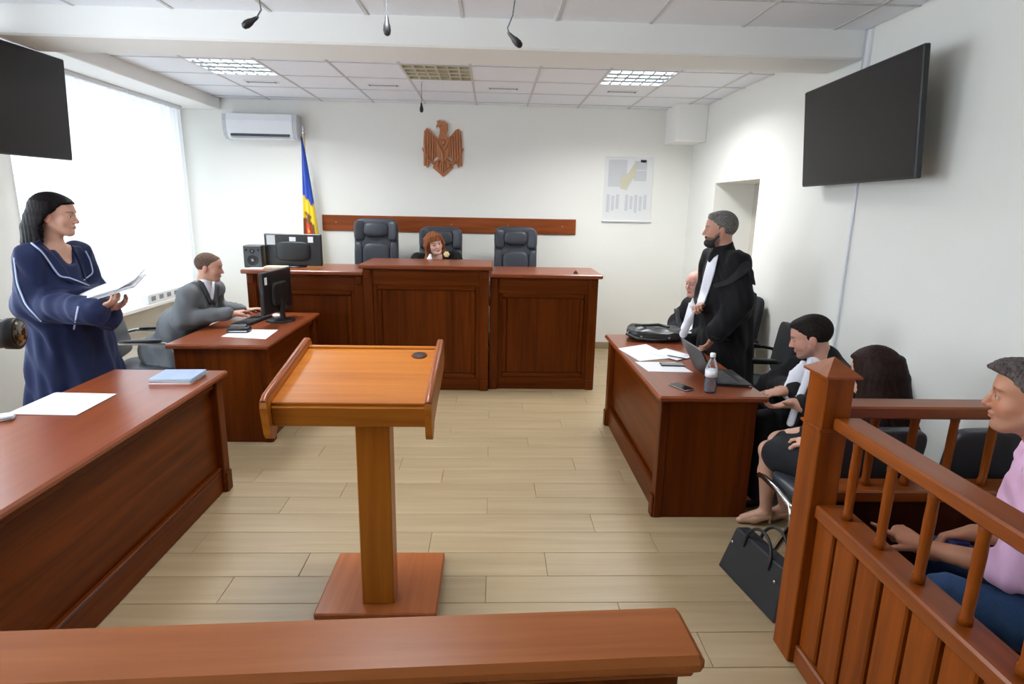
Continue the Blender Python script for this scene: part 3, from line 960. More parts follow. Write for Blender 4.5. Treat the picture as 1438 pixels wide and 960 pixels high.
# ------------------------------------------------------------------ conference chairs with chrome arm loops
def conf_chair(label, x, y, rz, back='black_fabric', arm='chrome', zb=.46, bh=.26, bt=.14, hw=.265, ah=.0, pad=True, rail=False):
    t = thing('visitor_chair', (x, y, 0), label, 'chair', 'black visitor chairs with metal arms', rz)
    sbox(MB(), (0, .0, zb - .035), (hw - .03, .235, .035), .35).build('seat', M[back], t)
    R = rot3(bt)
    sbox(MB(), (0, -.255, zb + .05 + bh), (hw - .035, .03, bh), .3, R).build('backrest', M[back], t)
    for sx in (-1, 1):
        X = sx * hw
        q = ah
        if rail:
            MB().tube([(X, .24, .415), (X, .20, .425), (X, .05, .42), (X, -.06, .40), (X, -.09, .34), (X, -.05, .24), (X, .02, .12), (X, .06, .016)], .0145, 8).build('side_rail', M[arm], t)
            MB().tube([(X, -.06, .40), (X, -.22, .40), (X, -.27, .46), (X, -.285, .60), (X * .97, -.27, .66), (X * .9, -.27, .66)], .012, 8).build('back_loop', M[arm], t)
            MB().tube([(X, -.20, .40), (X, -.26, .016)], .012, 8).build('leg', M[arm], t)
            continue
        MB().tube([(X, -.26, .016), (X, .20, .016), (X, .245, .04), (X, .25, .12), (X, .245, zb + .12 - q), (X, .225, zb + .185 - q), (X, .18, zb + .20 - q), (X, -.16, zb + .215 - q), (X, -.235, zb + .20 - q * .6), (X * .9, -.268, zb + .14)], .0135, 8).build('arm_loop', M[arm], t)
        if pad: sbox(MB(), (X, .01, zb + .226 - q), (.026, .15, .012), .5).build('arm_pad', M['black_plastic'], t)
        MB().tube([(X, .16, zb - .06), (sx * .19, .16, zb - .065)], .011, 6).build('seat_bracket', M[arm], t)
    MB().tube([(-hw, -.26, .016), (hw, -.26, .016)], .0135, 8).build('floor_bar', M[arm], t)
    return t


conf_chair('black chair with chrome arms the clerk in grey sits on', -2.76, 4.74, -math.pi / 2 + .25, 'black_leather', 'chrome', .46, .27, .2)
conf_chair('black chair pushed behind the standing bearded lawyer', 2.01, 4.38, math.pi / 2 - .2, 'black_fabric', 'black_plastic', .46, .2)
conf_chair('black chair under the young lawyer with the white neckband', 2.04, 3.33, math.pi / 2 - .2, 'black_fabric', 'black_plastic', .44, .19)
conf_chair('black chair under the bald lawyer', 2.0, 5.08, math.pi / 2 + .2, 'black_fabric', 'black_plastic')
conf_chair('black chair with chrome arms the long-haired woman sits on', 1.645, 2.56, .05, 'black_leather', 'chrome', .46, .18, .14, .230, .18, False, True)
conf_chair('empty black chair with chrome arms behind the dock rail near the right wall', 2.14, 2.56, .02, 'black_leather', 'chrome', .46, .18, .14, .225, .04, False, True)

# ------------------------------------------------------------------ electronics
def sheet_stack(label, quad, z, n, mat='paper', cat='paper', name='paper_sheet', th=.0012, group=None, jit=.004):
    """quad: four xy corners"""
    c = sum((Vector((q[0], q[1])) for q in quad), Vector((0, 0))) / 4
    t = thing(name, (c.x, c.y, z), label, cat, group)
    rnd = random.Random(int(abs(c.x * 1000)))
    for k in range(n):
        dx, dy = (rnd.uniform(-jit, jit), rnd.uniform(-jit, jit)) if k else (0, 0)
        MB().prism([(q[0] - c.x + dx, q[1] - c.y + dy) for q in quad], (0, 0, th * k), (1, 0, 0), (0, 1, 0), (0, 0, 1), th * .9).build('sheet', M[mat], t)
    return t


t = thing('monitor', (-1.908, 5.80, 1.135), 'black monitor seen from behind on the left bench wing with white stickers', 'monitor')
MB().b2((-.268, -.02, .012), (.268, .02, .315), .006).build('monitor_shell', M['black_plastic'], t)
sbox(MB(), (0, -.024, .15), (.16, .02, .09), .4).build('rear_bulge', M['black_plastic'], t)
for x0, x1, z0, z1 in ((-.245, -.165, .21, .30), (-.03, .03, .245, .285), (.145, .195, .235, .29)):
    MB().b2((x0, -.0225, z0), (x1, -.0195, z1), .0005).build('sticker', M['paper_grey' if x0 < -.1 else 'paper'], t)
MB().lathe([(.11, 0), (.11, .008), (.03, .014)], (0, .02, 0), 20).build('monitor_foot', M['black_plastic'], t)
MB().b2((-.03, .0, .01), (.03, .03, .08), .004).build('monitor_neck', M['black_plastic'], t)
t = thing('speaker', (-2.262, 5.75, 1.135), 'small black two-way loudspeaker on the left end of the bench', 'speaker', None, .12)
MB().b2((-.082, -.08, 0), (.082, .08, .205), .006).build('cabinet', M['black_plastic'], t)
MB().b2((-.078, -.084, .004), (.078, -.08, .201), .002).build('baffle', M['dark_grey'], t)
for zz, r in ((.07, .05), (.155, .024)):
    cn = MB().lathe([(r, 0), (r, .005), (r * .85, .006), (r * .45, -.006 + .004), (r * .3, .004)], (0, -.084, zz), 20, (0, -1, 0)).build('driver', M['black_plastic'], t)
    MB().lathe([(r * .3, 0), (r * .2, .004), (.001, .006)], (0, -.088, zz), 14, (0, -1, 0)).build('dust_cap', M['steel'], cn)
for sx in (-.055, .055):
    MB().lathe([(.009, 0), (.009, .003), (.006, .0035)], (sx, -.084, .165), 12, (0, -1, 0)).build('port', M['black_gloss'], t)
plain('cream_paper', lin(232, 228, 196), .7)
sheet_stack('cream stack of papers on the left end of the bench before the monitor', [(-2.12, 5.56), (-1.93, 5.56), (-1.93, 5.69), (-2.12, 5.69)], 1.136, 9, 'cream_paper', 'paper', 'paper_stack', .0022, 'papers on the bench and desks', .006)
sheet_stack('thin white sheets on the left end of the bench beside the speaker', [(-2.28, 5.53), (-2.13, 5.53), (-2.12, 5.66), (-2.27, 5.66)], 1.136, 2, 'paper', 'paper', 'paper_sheet', .0015, 'papers on the bench and desks')
t = thing('desk_microphone', (.80, 5.60, 1.136), 'small black object on the right wing of the judges bench', 'device')
MB().lathe([(.022, 0), (.022, .006), (.012, .02), (.006, .028)], (0, 0, 0), 12).build('device_body', M['black_plastic'], t)

# clerk's monitor, turned towards the clerk (screen faces -x)
t = thing('monitor', (-1.83, 5.05, .75), 'black monitor with a white sticker on the clerk desk, seen from behind', 'monitor', None, -.10)
MB().b2((-.018, -.26, .085), (.018, .26, .435), .006).build('monitor_shell', M['black_plastic'], t)
MB().b2((-.0215, -.25, .095), (-.0175, .25, .425), .001).build('screen', M['black_gloss'], t)
sbox(MB(), (.024, 0, .24), (.022, .14, .1), .4).build('rear_bulge', M['black_plastic'], t)
MB().box((.035, 0, .15), (.03, .055, .26), .008, rot3(0, -.08)).build('monitor_neck', M['black_plastic'], t)
MB().lathe([(.12, 0), (.12, .010), (.05, .02)], (.02, 0, 0), 24).build('monitor_foot', M['black_plastic'], t)
MB().b2((.0185, -.235, .335), (.0205, -.195, .395), .0005).build('sticker', M['paper'], t)
t = thing('keyboard', (-2.03, 5.00, .75), 'black keyboard under the clerk hands', 'keyboard', None, -.12)
MB().b2((-.07, -.22, 0), (.07, .22, .018), .005).build('keyboard_base', M['black_plastic'], t)
kb = MB()
for i in range(5):
    for j in range(15):
        kb.b2((-.06 + i * .0245, -.212 + j * .0283, .018), (-.06 + i * .0245 + .02, -.212 + j * .0283 + .024, .024), .002)
k_ = kb.build('key_field', M['dark_grey'], t); k_['kind'] = 'stuff'
t = thing('desk_phone', (-1.965, 4.575, .75), 'small black stapler-like device on the white sheet of the clerk desk', 'device', None, .1)
sbox(MB(), (0, 0, .022), (.085, .055, .022), .35).build('device_body', M['black_plastic'], t)
MB().box((0, -.01, .048), (.12, .05, .012), .004, rot3(.25)).build('device_lid', M['black_plastic'], t)
MB().b2((-.07, -.058, .012), (.07, -.053, .020), .001).build('metal_edge', M['chrome'], t)
t = thing('computer_mouse', (-1.90, 5.20, .75), 'white computer mouse beside the clerk monitor foot', 'mouse', None, .4)
sbox(MB(), (0, 0, .016), (.032, .055, .016), .8).build('mouse_body', M['white_plastic'], t)
MB().b2((-.003, .012, .028), (.003, .032, .034), .001).build('scroll_wheel', M['grey_plastic'], t)
sheet_stack('white sheet of paper on the clerk desk under the black device', [(-2.03, 4.40), (-1.675, 4.33), (-1.70, 4.665), (-2.02, 4.66)], .7505, 2, 'paper', 'paper', 'paper_sheet', .001, 'papers on the bench and desks')

# left desk
sheet_stack('white sheets lying on the left desk in front of the woman in blue', [(-2.265, 2.70), (-1.945, 2.69), (-1.955, 3.005), (-2.27, 3.02)], .7505, 4, 'paper', 'paper', 'paper_stack', .0012, 'papers on the bench and desks', .005)
plain('pink_cover', lin(214, 150, 150), .6)
plain('blue_cover', lin(150, 168, 206), .5)
plain('green_cover', lin(128, 150, 140), .6)
def folder(label, z, h, mat, dx, rz, grp='folders piled on the left desk'):
    t = thing('folder', (-1.775 + dx, 3.285, z), label, 'folder', grp, rz)
    MB().b2((-.115, -.10, 0), (.115, .10, .002), .0005).build('cover', M[mat], t)
    MB().b2((-.112, -.098, .002), (.111, .097, h - .002), .0005).build('page_block', M['paper'], t)
    MB().b2((-.115, -.10, h - .002), (.115, .10, h), .0005).build('cover', M[mat], t)
folder('pink folder at the bottom of the small pile on the left desk', .7505, .012, 'pink_cover', -.003, .03)
folder('grey-green folder in the middle of the small pile on the left desk', .763, .009, 'green_cover', .004, -.02)
folder('pale blue folder on top of the small pile on the left desk', .7725, .010, 'blue_cover', 0, .05)
t = thing('phone_case', (-2.245, 2.62, .75), 'pale small case at the back edge of the left desk by the camera lens', 'case', None, .6)
sbox(MB(), (0, 0, .012), (.06, .035, .012), .4).build('case_body', M['paper_grey'], t)
MB().b2((-.05, -.036, .010), (.05, -.034, .014), .0005).build('case_seam', M['grey_plastic'], t)

# lawyers' table
sheet_stack('white sheet at the left edge of the lawyers table before the black bag', [(.93, 4.15), (1.0, 3.80), (1.26, 3.90), (1.17, 4.30)], .7505, 3, 'paper', 'paper', 'paper_stack', .0012, 'papers on the lawyers table', .006)
sheet_stack('white sheet beside the laptop screen on the lawyers table', [(1.12, 4.02), (1.26, 3.82), (1.42, 3.93), (1.28, 4.16)], .7546, 2, 'paper', 'paper', 'paper_stack', .0012, 'papers on the lawyers table', .005)
sheet_stack('white sheet under the grey phone on the lawyers table', [(.965, 3.78), (.995, 3.55), (1.275, 3.54), (1.24, 3.78)], .7505, 2, 'paper', 'paper', 'paper_stack', .0012, 'papers on the lawyers table', .004)
def phone(label, x, y, z, rz, body, scr, sx=.036, sy=.074):
    t = thing('mobile_phone', (x, y, z), label, 'phone', 'mobile phones on the lawyers table', rz)
    MB().b2((-sx, -sy, 0), (sx, sy, .009), .0035).build('phone_body', M[body], t)
    MB().b2((-sx + .004, -sy + .006, .0088), (sx - .004, sy - .006, .0098), .0003).build('phone_screen', M[scr], t)
    MB().lathe([(.004, 0), (.004, .0006), (.003, .0008)], (0, sy - .010, .0096), 8).build('phone_camera', M['dark_grey'], t)
phone('black-screened mobile phone near the bottle on the lawyers table', 1.098, 3.215, .7505, .45, 'chrome', 'black_gloss', .038, .072)
phone('grey mobile phone lying on a white sheet on the lawyers table', 1.19, 3.70, .754, 1.5, 'dark_grey', 'grey_plastic', .036, .078)
t = thing('pen', (1.27, 3.88, .760), 'thin dark pen on the papers by the laptop screen', 'pen', None, 2.4)
MB().tube([(-.07, 0, .004), (.055, 0, .004), (.068, 0, .003)], [.004, .004, .001], 8).build('pen_barrel', M['dark_grey'], t)
MB().tube([(-.072, 0, .004), (-.03, 0, .004)], .0046, 8).build('pen_cap', M['black_gloss'], t)
t = thing('laptop', (1.40, 3.42, .7505), 'open black laptop at the right side of the lawyers table', 'laptop', None, 0)
lp = MB(); lp.prism([(-.08, -.17), (.115, -.20), (.125, .13), (-.07, .17)], (0, 0, 0), (1, 0, 0), (0, 1, 0), (0, 0, 1), .018); lp.build('laptop_base', M['black_plastic'], t)
kb = MB()
for i in range(5):
    for j in range(12):
        kb.box((-.045 + i * .021 + .0, -.145 + j * .0225 - i * .003, .0195), (.017, .019, .003), .001)
k_ = kb.build('key_field', M['dark_grey'], t); k_['kind'] = 'stuff'
MB().b2((.085, -.10, .018), (.112, .0, .0188), .0003).build('touchpad', M['dark_grey'], t)
sc_u = Vector((-.010, .34, 0)); sc_v = Vector((-.10, .02, .19))
sn = sc_u.cross(sc_v).normalized()
o = Vector((-.078, -.17, .018))
lid = MB(); lid.prism([(0, 0), (1, 0), (1, 1), (0, 1)], o, sc_u, sc_v, sn, -.010); lid.build('laptop_lid', M['black_plastic'], t)
scn = MB(); scn.prism([(.03, .05), (.97, .05), (.97, .95), (.03, .95)], o + sn * .0005, sc_u, sc_v, sn, .0015); scn.build('laptop_screen', M['black_gloss'], t)
plain('silver_hinge', lin(170, 172, 178), .3, metal=.8)
MB().tube([o + Vector((.0, .02, -.001)), o + sc_u * .94], .006, 8).build('hinge', M['silver_hinge'], t)
MB().b2((.095, -.205, .004), (.112, -.198, .014), .001).build('port_cover', M['chrome'], t)

# water bottle
glass('bottle_plastic', (.93, .96, 1.0, 1), .04)
plain('water_fill', lin(150, 156, 170), .1)
t = thing('water_bottle', (1.235, 3.14, .7505), 'clear plastic water bottle with white cap standing on the lawyers table', 'bottle')
MB().lathe([(.030, 0), (.033, .006), (.033, .06), (.031, .07), (.033, .08), (.033, .135), (.030, .155), (.020, .185), (.0135, .195), (.0135, .205)], (0, 0, 0), 24).build('bottle_body', M['bottle_plastic'], t)
m_, nt_, b_ = _base('water')
b_.inputs['Base Color'].default_value = (.80, .84, .90, 1); b_.inputs['Roughness'].default_value = .03; b_.inputs['Transmission Weight'].default_value = .75; b_.inputs['IOR'].default_value = 1.2
MB().lathe([(.027, .004), (.031, .008), (.031, .060), (.029, .07), (.031, .078), (.031, .088)], (0, 0, 0), 24).build('water', M['water'], t)
MB().lathe([(.0338, .092), (.0338, .132)], (0, 0, 0), 24).build('paper_label', M['paper'], t)
MB().lathe([(.0150, .203), (.0155, .206), (.0155, .223), (.013, .226)], (0, 0, 0), 16).build('cap', M['white_plastic'], t)

# soft black bag lying on the lawyers table
plain('bag_leather', lin(40, 42, 44), .35, var=.25, scale=40, bump=.25)
t = thing('leather_bag', (1.30, 4.52, .7505), 'soft black leather bag lying at the far end of the lawyers table', 'bag', None, -.18)
rows = []
for i in range(17):
    ph = -math.pi / 2 + math.pi * i / 16
    row = []
    for j in range(40):
        th = 2 * math.pi * j / 40
        x = .225 * _sp(math.cos(ph), .45) * _sp(math.cos(th), .5)
        yy = .155 * _sp(math.cos(ph), .45) * _sp(math.sin(th), .5)
        top = .040 * _sp(math.sin(ph), .6)
        zz = .045 + top * (1 + .25 * (x < 0) * (-x / .225)) + (.007 * math.sin(x * 40 + yy * 25) + .006 * math.sin(yy * 55 - x * 18)) * (ph > 0)
        row.append((x, yy, max(zz, .001)))
    rows.append(row)
MB().grid(rows, True, True).build('bag_body', M['bag_leather'], t)
MB().tube([(-.20, -.06, .07), (-.23, -.12, .05), (-.16, -.165, .03), (-.05, -.17, .02), (.06, -.16, .025), (.10, -.13, .06)], .010, 8).build('bag_handle', M['bag_leather'], t)
MB().tube([(-.16, .02, .098), (-.06, -.04, .112), (.02, .03, .106), (.10, -.02, .10)], .011, 8).build('bag_strap', M['bag_leather'], t)
for x0 in (-.12, .09):
    MB().lathe([(.010, 0), (.010, .004), (.006, .006)], (x0, -.158, .04), 10, (0, -1, 0)).build('buckle', M['steel'], t)

# handbag on the floor
plain('bag_black', lin(34, 36, 42), .5, var=.12, scale=200, bump=.06)
t = thing('handbag', (1.205, 2.42, 0), 'black structured handbag with two handles on the floor by the dock post', 'handbag', None, 0)
A, Bv = Vector((-.045, .20, 0)), Vector((.035, -.235, 0))    # bottom front edge, far to near
al = (Bv - A).normalized(); nn = Vector((al.y * -1, al.x, 0)) * -1
if nn.x < 0: nn = -nn
H = .235
P = lambda u, d, h: A + al * u + nn * d + Vector((0, 0, h)) + Vector((.04, 0, 0)) * (h / H)
Ln = (Bv - A).length
dp = .095
bb = MB()
V = [P(0, 0, 0), P(Ln, 0, 0), P(Ln, dp, 0), P(0, dp, 0), P(.035, .012, H), P(Ln - .03, .012, H), P(Ln - .03, dp - .012, H * .97), P(.035, dp - .012, H * .97)]
bb.add(V, [(0, 1, 5, 4), (1, 2, 6, 5), (2, 3, 7, 6), (3, 0, 4, 7), (3, 2, 1, 0), (4, 5, 6, 7)])
bo = bb.build('bag_body', M['bag_black'], t)
_bv = bo.modifiers.new('bevel', 'BEVEL'); _bv.width = .010; _bv.segments = 3
MB().add([P(.05, .018, H + .002), P(Ln - .05, .018, H + .002), P(Ln - .05, dp - .018, H * .985), P(.05, dp - .018, H * .985)], [(0, 1, 2, 3)]).build('bag_opening', M['black_fabric'], t)
for d in (.006, dp - .004):
    hp = []
    for k in range(13):
        a = math.pi * k / 12
        hp.append(P(Ln * .5 - math.cos(a) * .095, d, H * .9 + math.sin(a) * .105 if 0 < k < 12 else H * .78))
    MB().tube(hp, .0075, 8).build('bag_handle', M['bag_black'], t)
for u in (.06, Ln - .06):
    MB().lathe([(.008, 0), (.008, .003), (.004, .005)], P(u, -.004, H * .72), 10, -nn).build('stud', M['chrome'], t)

# power socket block on the window sill
t = thing('socket_block', (-3.435, 6.22, SILL_Z), 'white socket block with grey outlets standing on the window sill', 'socket')
MB().b2((-.04, -.30, 0), (.03, .30, .10), .006).build('block_body', M['white_plastic'], t)
for k in range(4):
    MB().b2((.029, -.25 + k * .145, .03), (.034, -.25 + k * .145 + .075, .075), .003).build('outlet', M['grey_plastic'], t)

# video camera looking in at the left edge
t = thing('video_camera', (-1.10, 1.27, 1.20), 'black video camera with glass lens poking in at the left edge', 'video camera')
C0 = Vector((.050, .03, .256)); ld = Vector((1.0, .20, .0)).normalized()
MB().lathe([(.024, -.14), (.024, -.045), (.029, -.04), (.030, -.014), (.034, -.010), (.035, .012), (.031, .013)], C0, 24, ld).build('lens_barrel', M['black_plastic'], t)
plain('lens_glass', lin(60, 46, 24), .06, coat=.8)
MB().lathe([(.029, .0132), (.025, .016), (.012, .019), (.003, .020)], C0, 24, ld).build('lens_glass', M['lens_glass'], t)
MB().lathe([(.0315, -.035), (.0315, -.020)], C0, 24, ld).build('focus_ring', M['dark_grey'], t)
MB().box(C0 - ld * .22 + Vector((0, 0, .01)), (.17, .08, .10), .012, rot3(0, 0, .2)).build('camera_body', M['black_plastic'], t)
MB().tube([C0 - ld * .26 + Vector((0, 0, .06)), C0 - ld * .25 + Vector((0, 0, .10)), C0 - ld * .17 + Vector((0, 0, .115)), C0 - ld * .07 + Vector((0, 0, .112))], .010, 10).build('top_handle', M['black_plastic'], t)
MB().lathe([(.011, -.08), (.013, -.03), (.014, .0), (.009, .006)], C0 - ld * .028 + Vector((0, 0, .113)), 14, ld).build('camera_microphone', M['black_fabric'], t)
for k in range(3):
    a = k * 2.094 + .4
    MB().tube([C0 - ld * .22 + Vector((0, 0, -.04)), Vector((C0.x - .22 + .13 * math.cos(a), C0.y - .04 + .13 * math.sin(a), -1.20))], [.018, .011], 8).build('tripod_leg', M['black_plastic'], t)
# ------------------------------------------------------------------ smooth solid modelling for figures, hair and cloth
V3 = lambda *a: np.array(a, dtype=np.float64)


def unit(v):
    v = np.asarray(v, float)
    return v / np.linalg.norm(v)


class Solid:
    """smooth unions of round cones and ellipsoids, meshed once into a single closed surface"""

    def __init__(s):
        s.pr = []

    def cone(s, a, b, r1, r2, k=.02, flat=None, op=1):
        """flat: (axis vector, factor) squeezes the cross-section along that axis"""
        a, b = np.asarray(a, float), np.asarray(b, float)
        m = max(r1, r2) * (1 if flat is None else max(1, 1 / 1)) + k + .02
        lo, hi = np.minimum(a, b) - m, np.maximum(a, b) + m
        ba = b - a
        L2 = max(ba @ ba, 1e-9)

        def f(X, Y, Z):
            px, py, pz = X - a[0], Y - a[1], Z - a[2]
            h = np.clip((px * ba[0] + py * ba[1] + pz * ba[2]) / L2, 0, 1)
            qx, qy, qz = px - h * ba[0], py - h * ba[1], pz - h * ba[2]
            if flat is not None:
                n, c = flat
                d = qx * n[0] + qy * n[1] + qz * n[2]
                g = d * (1 / c - 1)
                qx, qy, qz = qx + n[0] * g, qy + n[1] * g, qz + n[2] * g
                return (np.sqrt(qx * qx + qy * qy + qz * qz) - (r1 + (r2 - r1) * h)) * (c + (1 - c) * .5)
            return np.sqrt(qx * qx + qy * qy + qz * qz) - (r1 + (r2 - r1) * h)
        s.pr.append((f, lo, hi, k, op))
        return s

    def ell(s, c, r, R=None, k=.02, op=1):
        c, r = np.asarray(c, float), np.asarray(r, float)
        m = r.max() + k + .02
        R = np.eye(3) if R is None else np.asarray(R, float)

        def f(X, Y, Z):
            px, py, pz = X - c[0], Y - c[1], Z - c[2]
            l = [(R[0, i] * px + R[1, i] * py + R[2, i] * pz) / r[i] for i in range(3)]
            k0 = np.sqrt(l[0] ** 2 + l[1] ** 2 + l[2] ** 2)
            k1 = np.sqrt((l[0] / r[0]) ** 2 + (l[1] / r[1]) ** 2 + (l[2] / r[2]) ** 2) + 1e-9
            return k0 * (k0 - 1) / k1
        s.pr.append((f, c - m, c + m, k, op))
        return s

    def chain(s, pts, rs, k=.015, flat=None):
        for i in range(len(pts) - 1):
            s.cone(pts[i], pts[i + 1], rs[i], rs[i + 1], k, flat)
        return s

    def skirt(s, top, bot, rt, rb, rot=0.0, folds=9, amp=.05, ph=0.0, k=.03, amp0=.0):
        """hanging cloth: elliptical cone with vertical folds that deepen downwards"""
        top, bot = np.asarray(top, float), np.asarray(bot, float)
        mr = max(rt[0], rt[1], rb[0], rb[1]) * (1 + amp) + .05
        lo = np.minimum(top, bot) - V3(mr, mr, .03)
        hi = np.maximum(top, bot) + V3(mr, mr, .03)
        c, sn = math.cos(rot), math.sin(rot)

        def f(X, Y, Z):
            t = np.clip((top[2] - Z) / (top[2] - bot[2]), 0, 1)
            x = X - (top[0] + (bot[0] - top[0]) * t); y = Y - (top[1] + (bot[1] - top[1]) * t)
            u, v = c * x + sn * y, -sn * x + c * y
            rx, ry = rt[0] + (rb[0] - rt[0]) * t, rt[1] + (rb[1] - rt[1]) * t
            th = np.arctan2(v / ry, u / rx)
            rho = np.sqrt((u / rx) ** 2 + (v / ry) ** 2)
            w = 1 + (amp0 + (amp - amp0) * t) * (.6 * np.sin(folds * th + ph + 1.3 * t) + .4 * np.sin((folds * 2 - 3) * th + ph * 2.1))
            d = (rho - w) * np.minimum(rx, ry) * .8
            return np.maximum(d, np.maximum(Z - top[2], bot[2] - Z))
        s.pr.append((f, lo, hi, k, 1))
        return s

    def mesh(s, h=.01, fine=(), wrinkle=None, trim=None):
        """fine: list of (lo, hi, h) boxes where the sampling is denser; returns verts, quads"""
        lo = np.min([p[1] for p in s.pr if p[4] > 0], axis=0) - .005
        hi = np.max([p[2] for p in s.pr if p[4] > 0], axis=0) + .005
        ax = []
        for d in range(3):
            cuts = sorted(set([lo[d], hi[d]] + [float(np.clip(v, lo[d], hi[d])) for f in fine for v in (f[0][d], f[1][d])]))
            pts = []
            for a, b in zip(cuts[:-1], cuts[1:]):
                if b - a < 1e-5: continue
                m = (a + b) / 2
                hh = min([h] + [f[2] for f in fine if f[0][d] <= m <= f[1][d]])
                n = max(1, int(math.ceil((b - a) / hh)))
                pts += list(np.linspace(a, b, n, endpoint=False))
            pts.append(cuts[-1])
            ax.append(np.array(pts))
        F = np.full([len(a) for a in ax], .5, np.float32)
        for f, l, u, k, op in s.pr:
            i = [(max(0, np.searchsorted(ax[d], l[d]) - 1), min(len(ax[d]), np.searchsorted(ax[d], u[d]) + 1)) for d in range(3)]
            if any(b <= a for a, b in i): continue
            sl = tuple(slice(a, b) for a, b in i)
            X = ax[0][sl[0]][:, None, None]; Y = ax[1][sl[1]][None, :, None]; Z = ax[2][sl[2]][None, None, :]
            D = f(X, Y, Z).astype(np.float32)
            A = F[sl]
            if op > 0:
                hh = np.clip(.5 + .5 * (A - D) / k, 0, 1)
                F[sl] = A + (D - A) * hh - k * hh * (1 - hh)
            else:
                hh = np.clip(.5 - .5 * (A + D) / k, 0, 1)
                F[sl] = A + (-D - A) * hh + k * hh * (1 - hh)
        X = ax[0][:, None, None]; Y = ax[1][None, :, None]; Z = ax[2][None, None, :]
        if wrinkle is not None: F += wrinkle(X, Y, Z).astype(np.float32)
        if trim is not None:
            D = trim(X, Y, Z).astype(np.float32)
            hh = np.clip(.5 - .5 * (F - D) / .011, 0, 1)
            F = F + (D - F) * hh + .011 * hh * (1 - hh)
        return surface_nets(F, ax)


def surface_nets(F, ax):
    S = F < 0
    nx, ny, nz = F.shape
    cnt = np.zeros((nx - 1, ny - 1, nz - 1), np.int8)
    for a in (0, 1):
        for b in (0, 1):
            for c in (0, 1):
                cnt += S[a:nx - 1 + a, b:ny - 1 + b, c:nz - 1 + c]
    act = (cnt > 0) & (cnt < 8)
    I, J, K = np.nonzero(act)
    idx = np.full(act.shape, -1, np.int32)
    idx[I, J, K] = np.arange(len(I))
    P = np.zeros((len(I), 3)); n = np.zeros(len(I))
    for d in range(3):
        o1, o2 = [e for e in range(3) if e != d]
        for u in (0, 1):
            for v in (0, 1):
                A = [I, J, K]; q = [0, 0, 0]; q[o1] = u; q[o2] = v
                a = [A[e] + q[e] for e in range(3)]
                q2 = list(q); q2[d] = 1
                b = [A[e] + q2[e] for e in range(3)]
                f0 = F[a[0], a[1], a[2]].astype(float); f1 = F[b[0], b[1], b[2]].astype(float)
                m = (f0 < 0) != (f1 < 0)
                t = np.where(m, f0 / np.where(m, f0 - f1, 1), 0)
                pa = np.stack([ax[e][a[e]] for e in range(3)], 1); pb = np.stack([ax[e][b[e]] for e in range(3)], 1)
                P += np.where(m[:, None], pa + (pb - pa) * t[:, None], 0)
                n += m
    P /= np.maximum(n, 1)[:, None]
    quads = []
    for d in range(3):
        o1, o2 = (d + 1) % 3, (d + 2) % 3
        sl0 = [slice(None)] * 3; sl1 = [slice(None)] * 3
        sl0[d] = slice(0, -1); sl1[d] = slice(1, None)
        ch = S[tuple(sl0)] != S[tuple(sl1)]
        E = list(np.nonzero(ch))
        ok = (E[o1] > 0) & (E[o1] < F.shape[o1] - 1) & (E[o2] > 0) & (E[o2] < F.shape[o2] - 1)
        E = [e[ok] for e in E]
        ins = S[E[0], E[1], E[2]]
        def cell(da, db):
            q = [e.copy() for e in E]; q[o1] = q[o1] + da; q[o2] = q[o2] + db
            return idx[q[0], q[1], q[2]]
        Q = np.stack([cell(-1, -1), cell(0, -1), cell(0, 0), cell(-1, 0)], 1)
        Q = np.where(ins[:, None], Q, Q[:, ::-1])
        quads.append(Q)
    Q = np.concatenate(quads)
    return P, Q[(Q >= 0).all(1)]


def np_mesh(name, P, Q, base, mat, parent=None, color=None):
    me = bpy.data.meshes.new(name)
    me.vertices.add(len(P)); me.vertices.foreach_set('co', (P - np.asarray(base)).astype(np.float32).ravel())
    me.loops.add(Q.size); me.loops.foreach_set('vertex_index', Q.astype(np.int32).ravel())
    me.polygons.add(len(Q))
    me.polygons.foreach_set('loop_start', np.arange(0, Q.size, 4, dtype=np.int32))
    me.polygons.foreach_set('loop_total', np.full(len(Q), 4, np.int32))
    me.polygons.foreach_set('use_smooth', np.ones(len(Q), bool))
    me.update(calc_edges=True)
    me.validate()
    if color is not None:
        ca = me.color_attributes.new('Col', 'FLOAT_COLOR', 'POINT')
        ca.data.foreach_set('color', np.concatenate([color, np.ones((len(P), 1))], 1).astype(np.float32).ravel())
    return link_mesh(name, me, mat, parent)


def bvh_of(P, Q):
    return BVHTree.FromPolygons([tuple(p) for p in P], [tuple(int(i) for i in q) for q in Q])


def head_frame(yaw, pitch=0.0, roll=0.0):
    """columns: head's right, forward, up; yaw is the compass angle of the gaze, pitch >0 looks up, roll >0 tips the crown to the head's right"""
    f = V3(math.cos(yaw) * math.cos(pitch), math.sin(yaw) * math.cos(pitch), math.sin(pitch))
    r = V3(math.sin(yaw), -math.cos(yaw), 0)
    u = np.cross(r, f)
    c, s_ = math.cos(roll), math.sin(roll)
    return np.stack([c * r - s_ * u, f, c * u + s_ * r], 1)


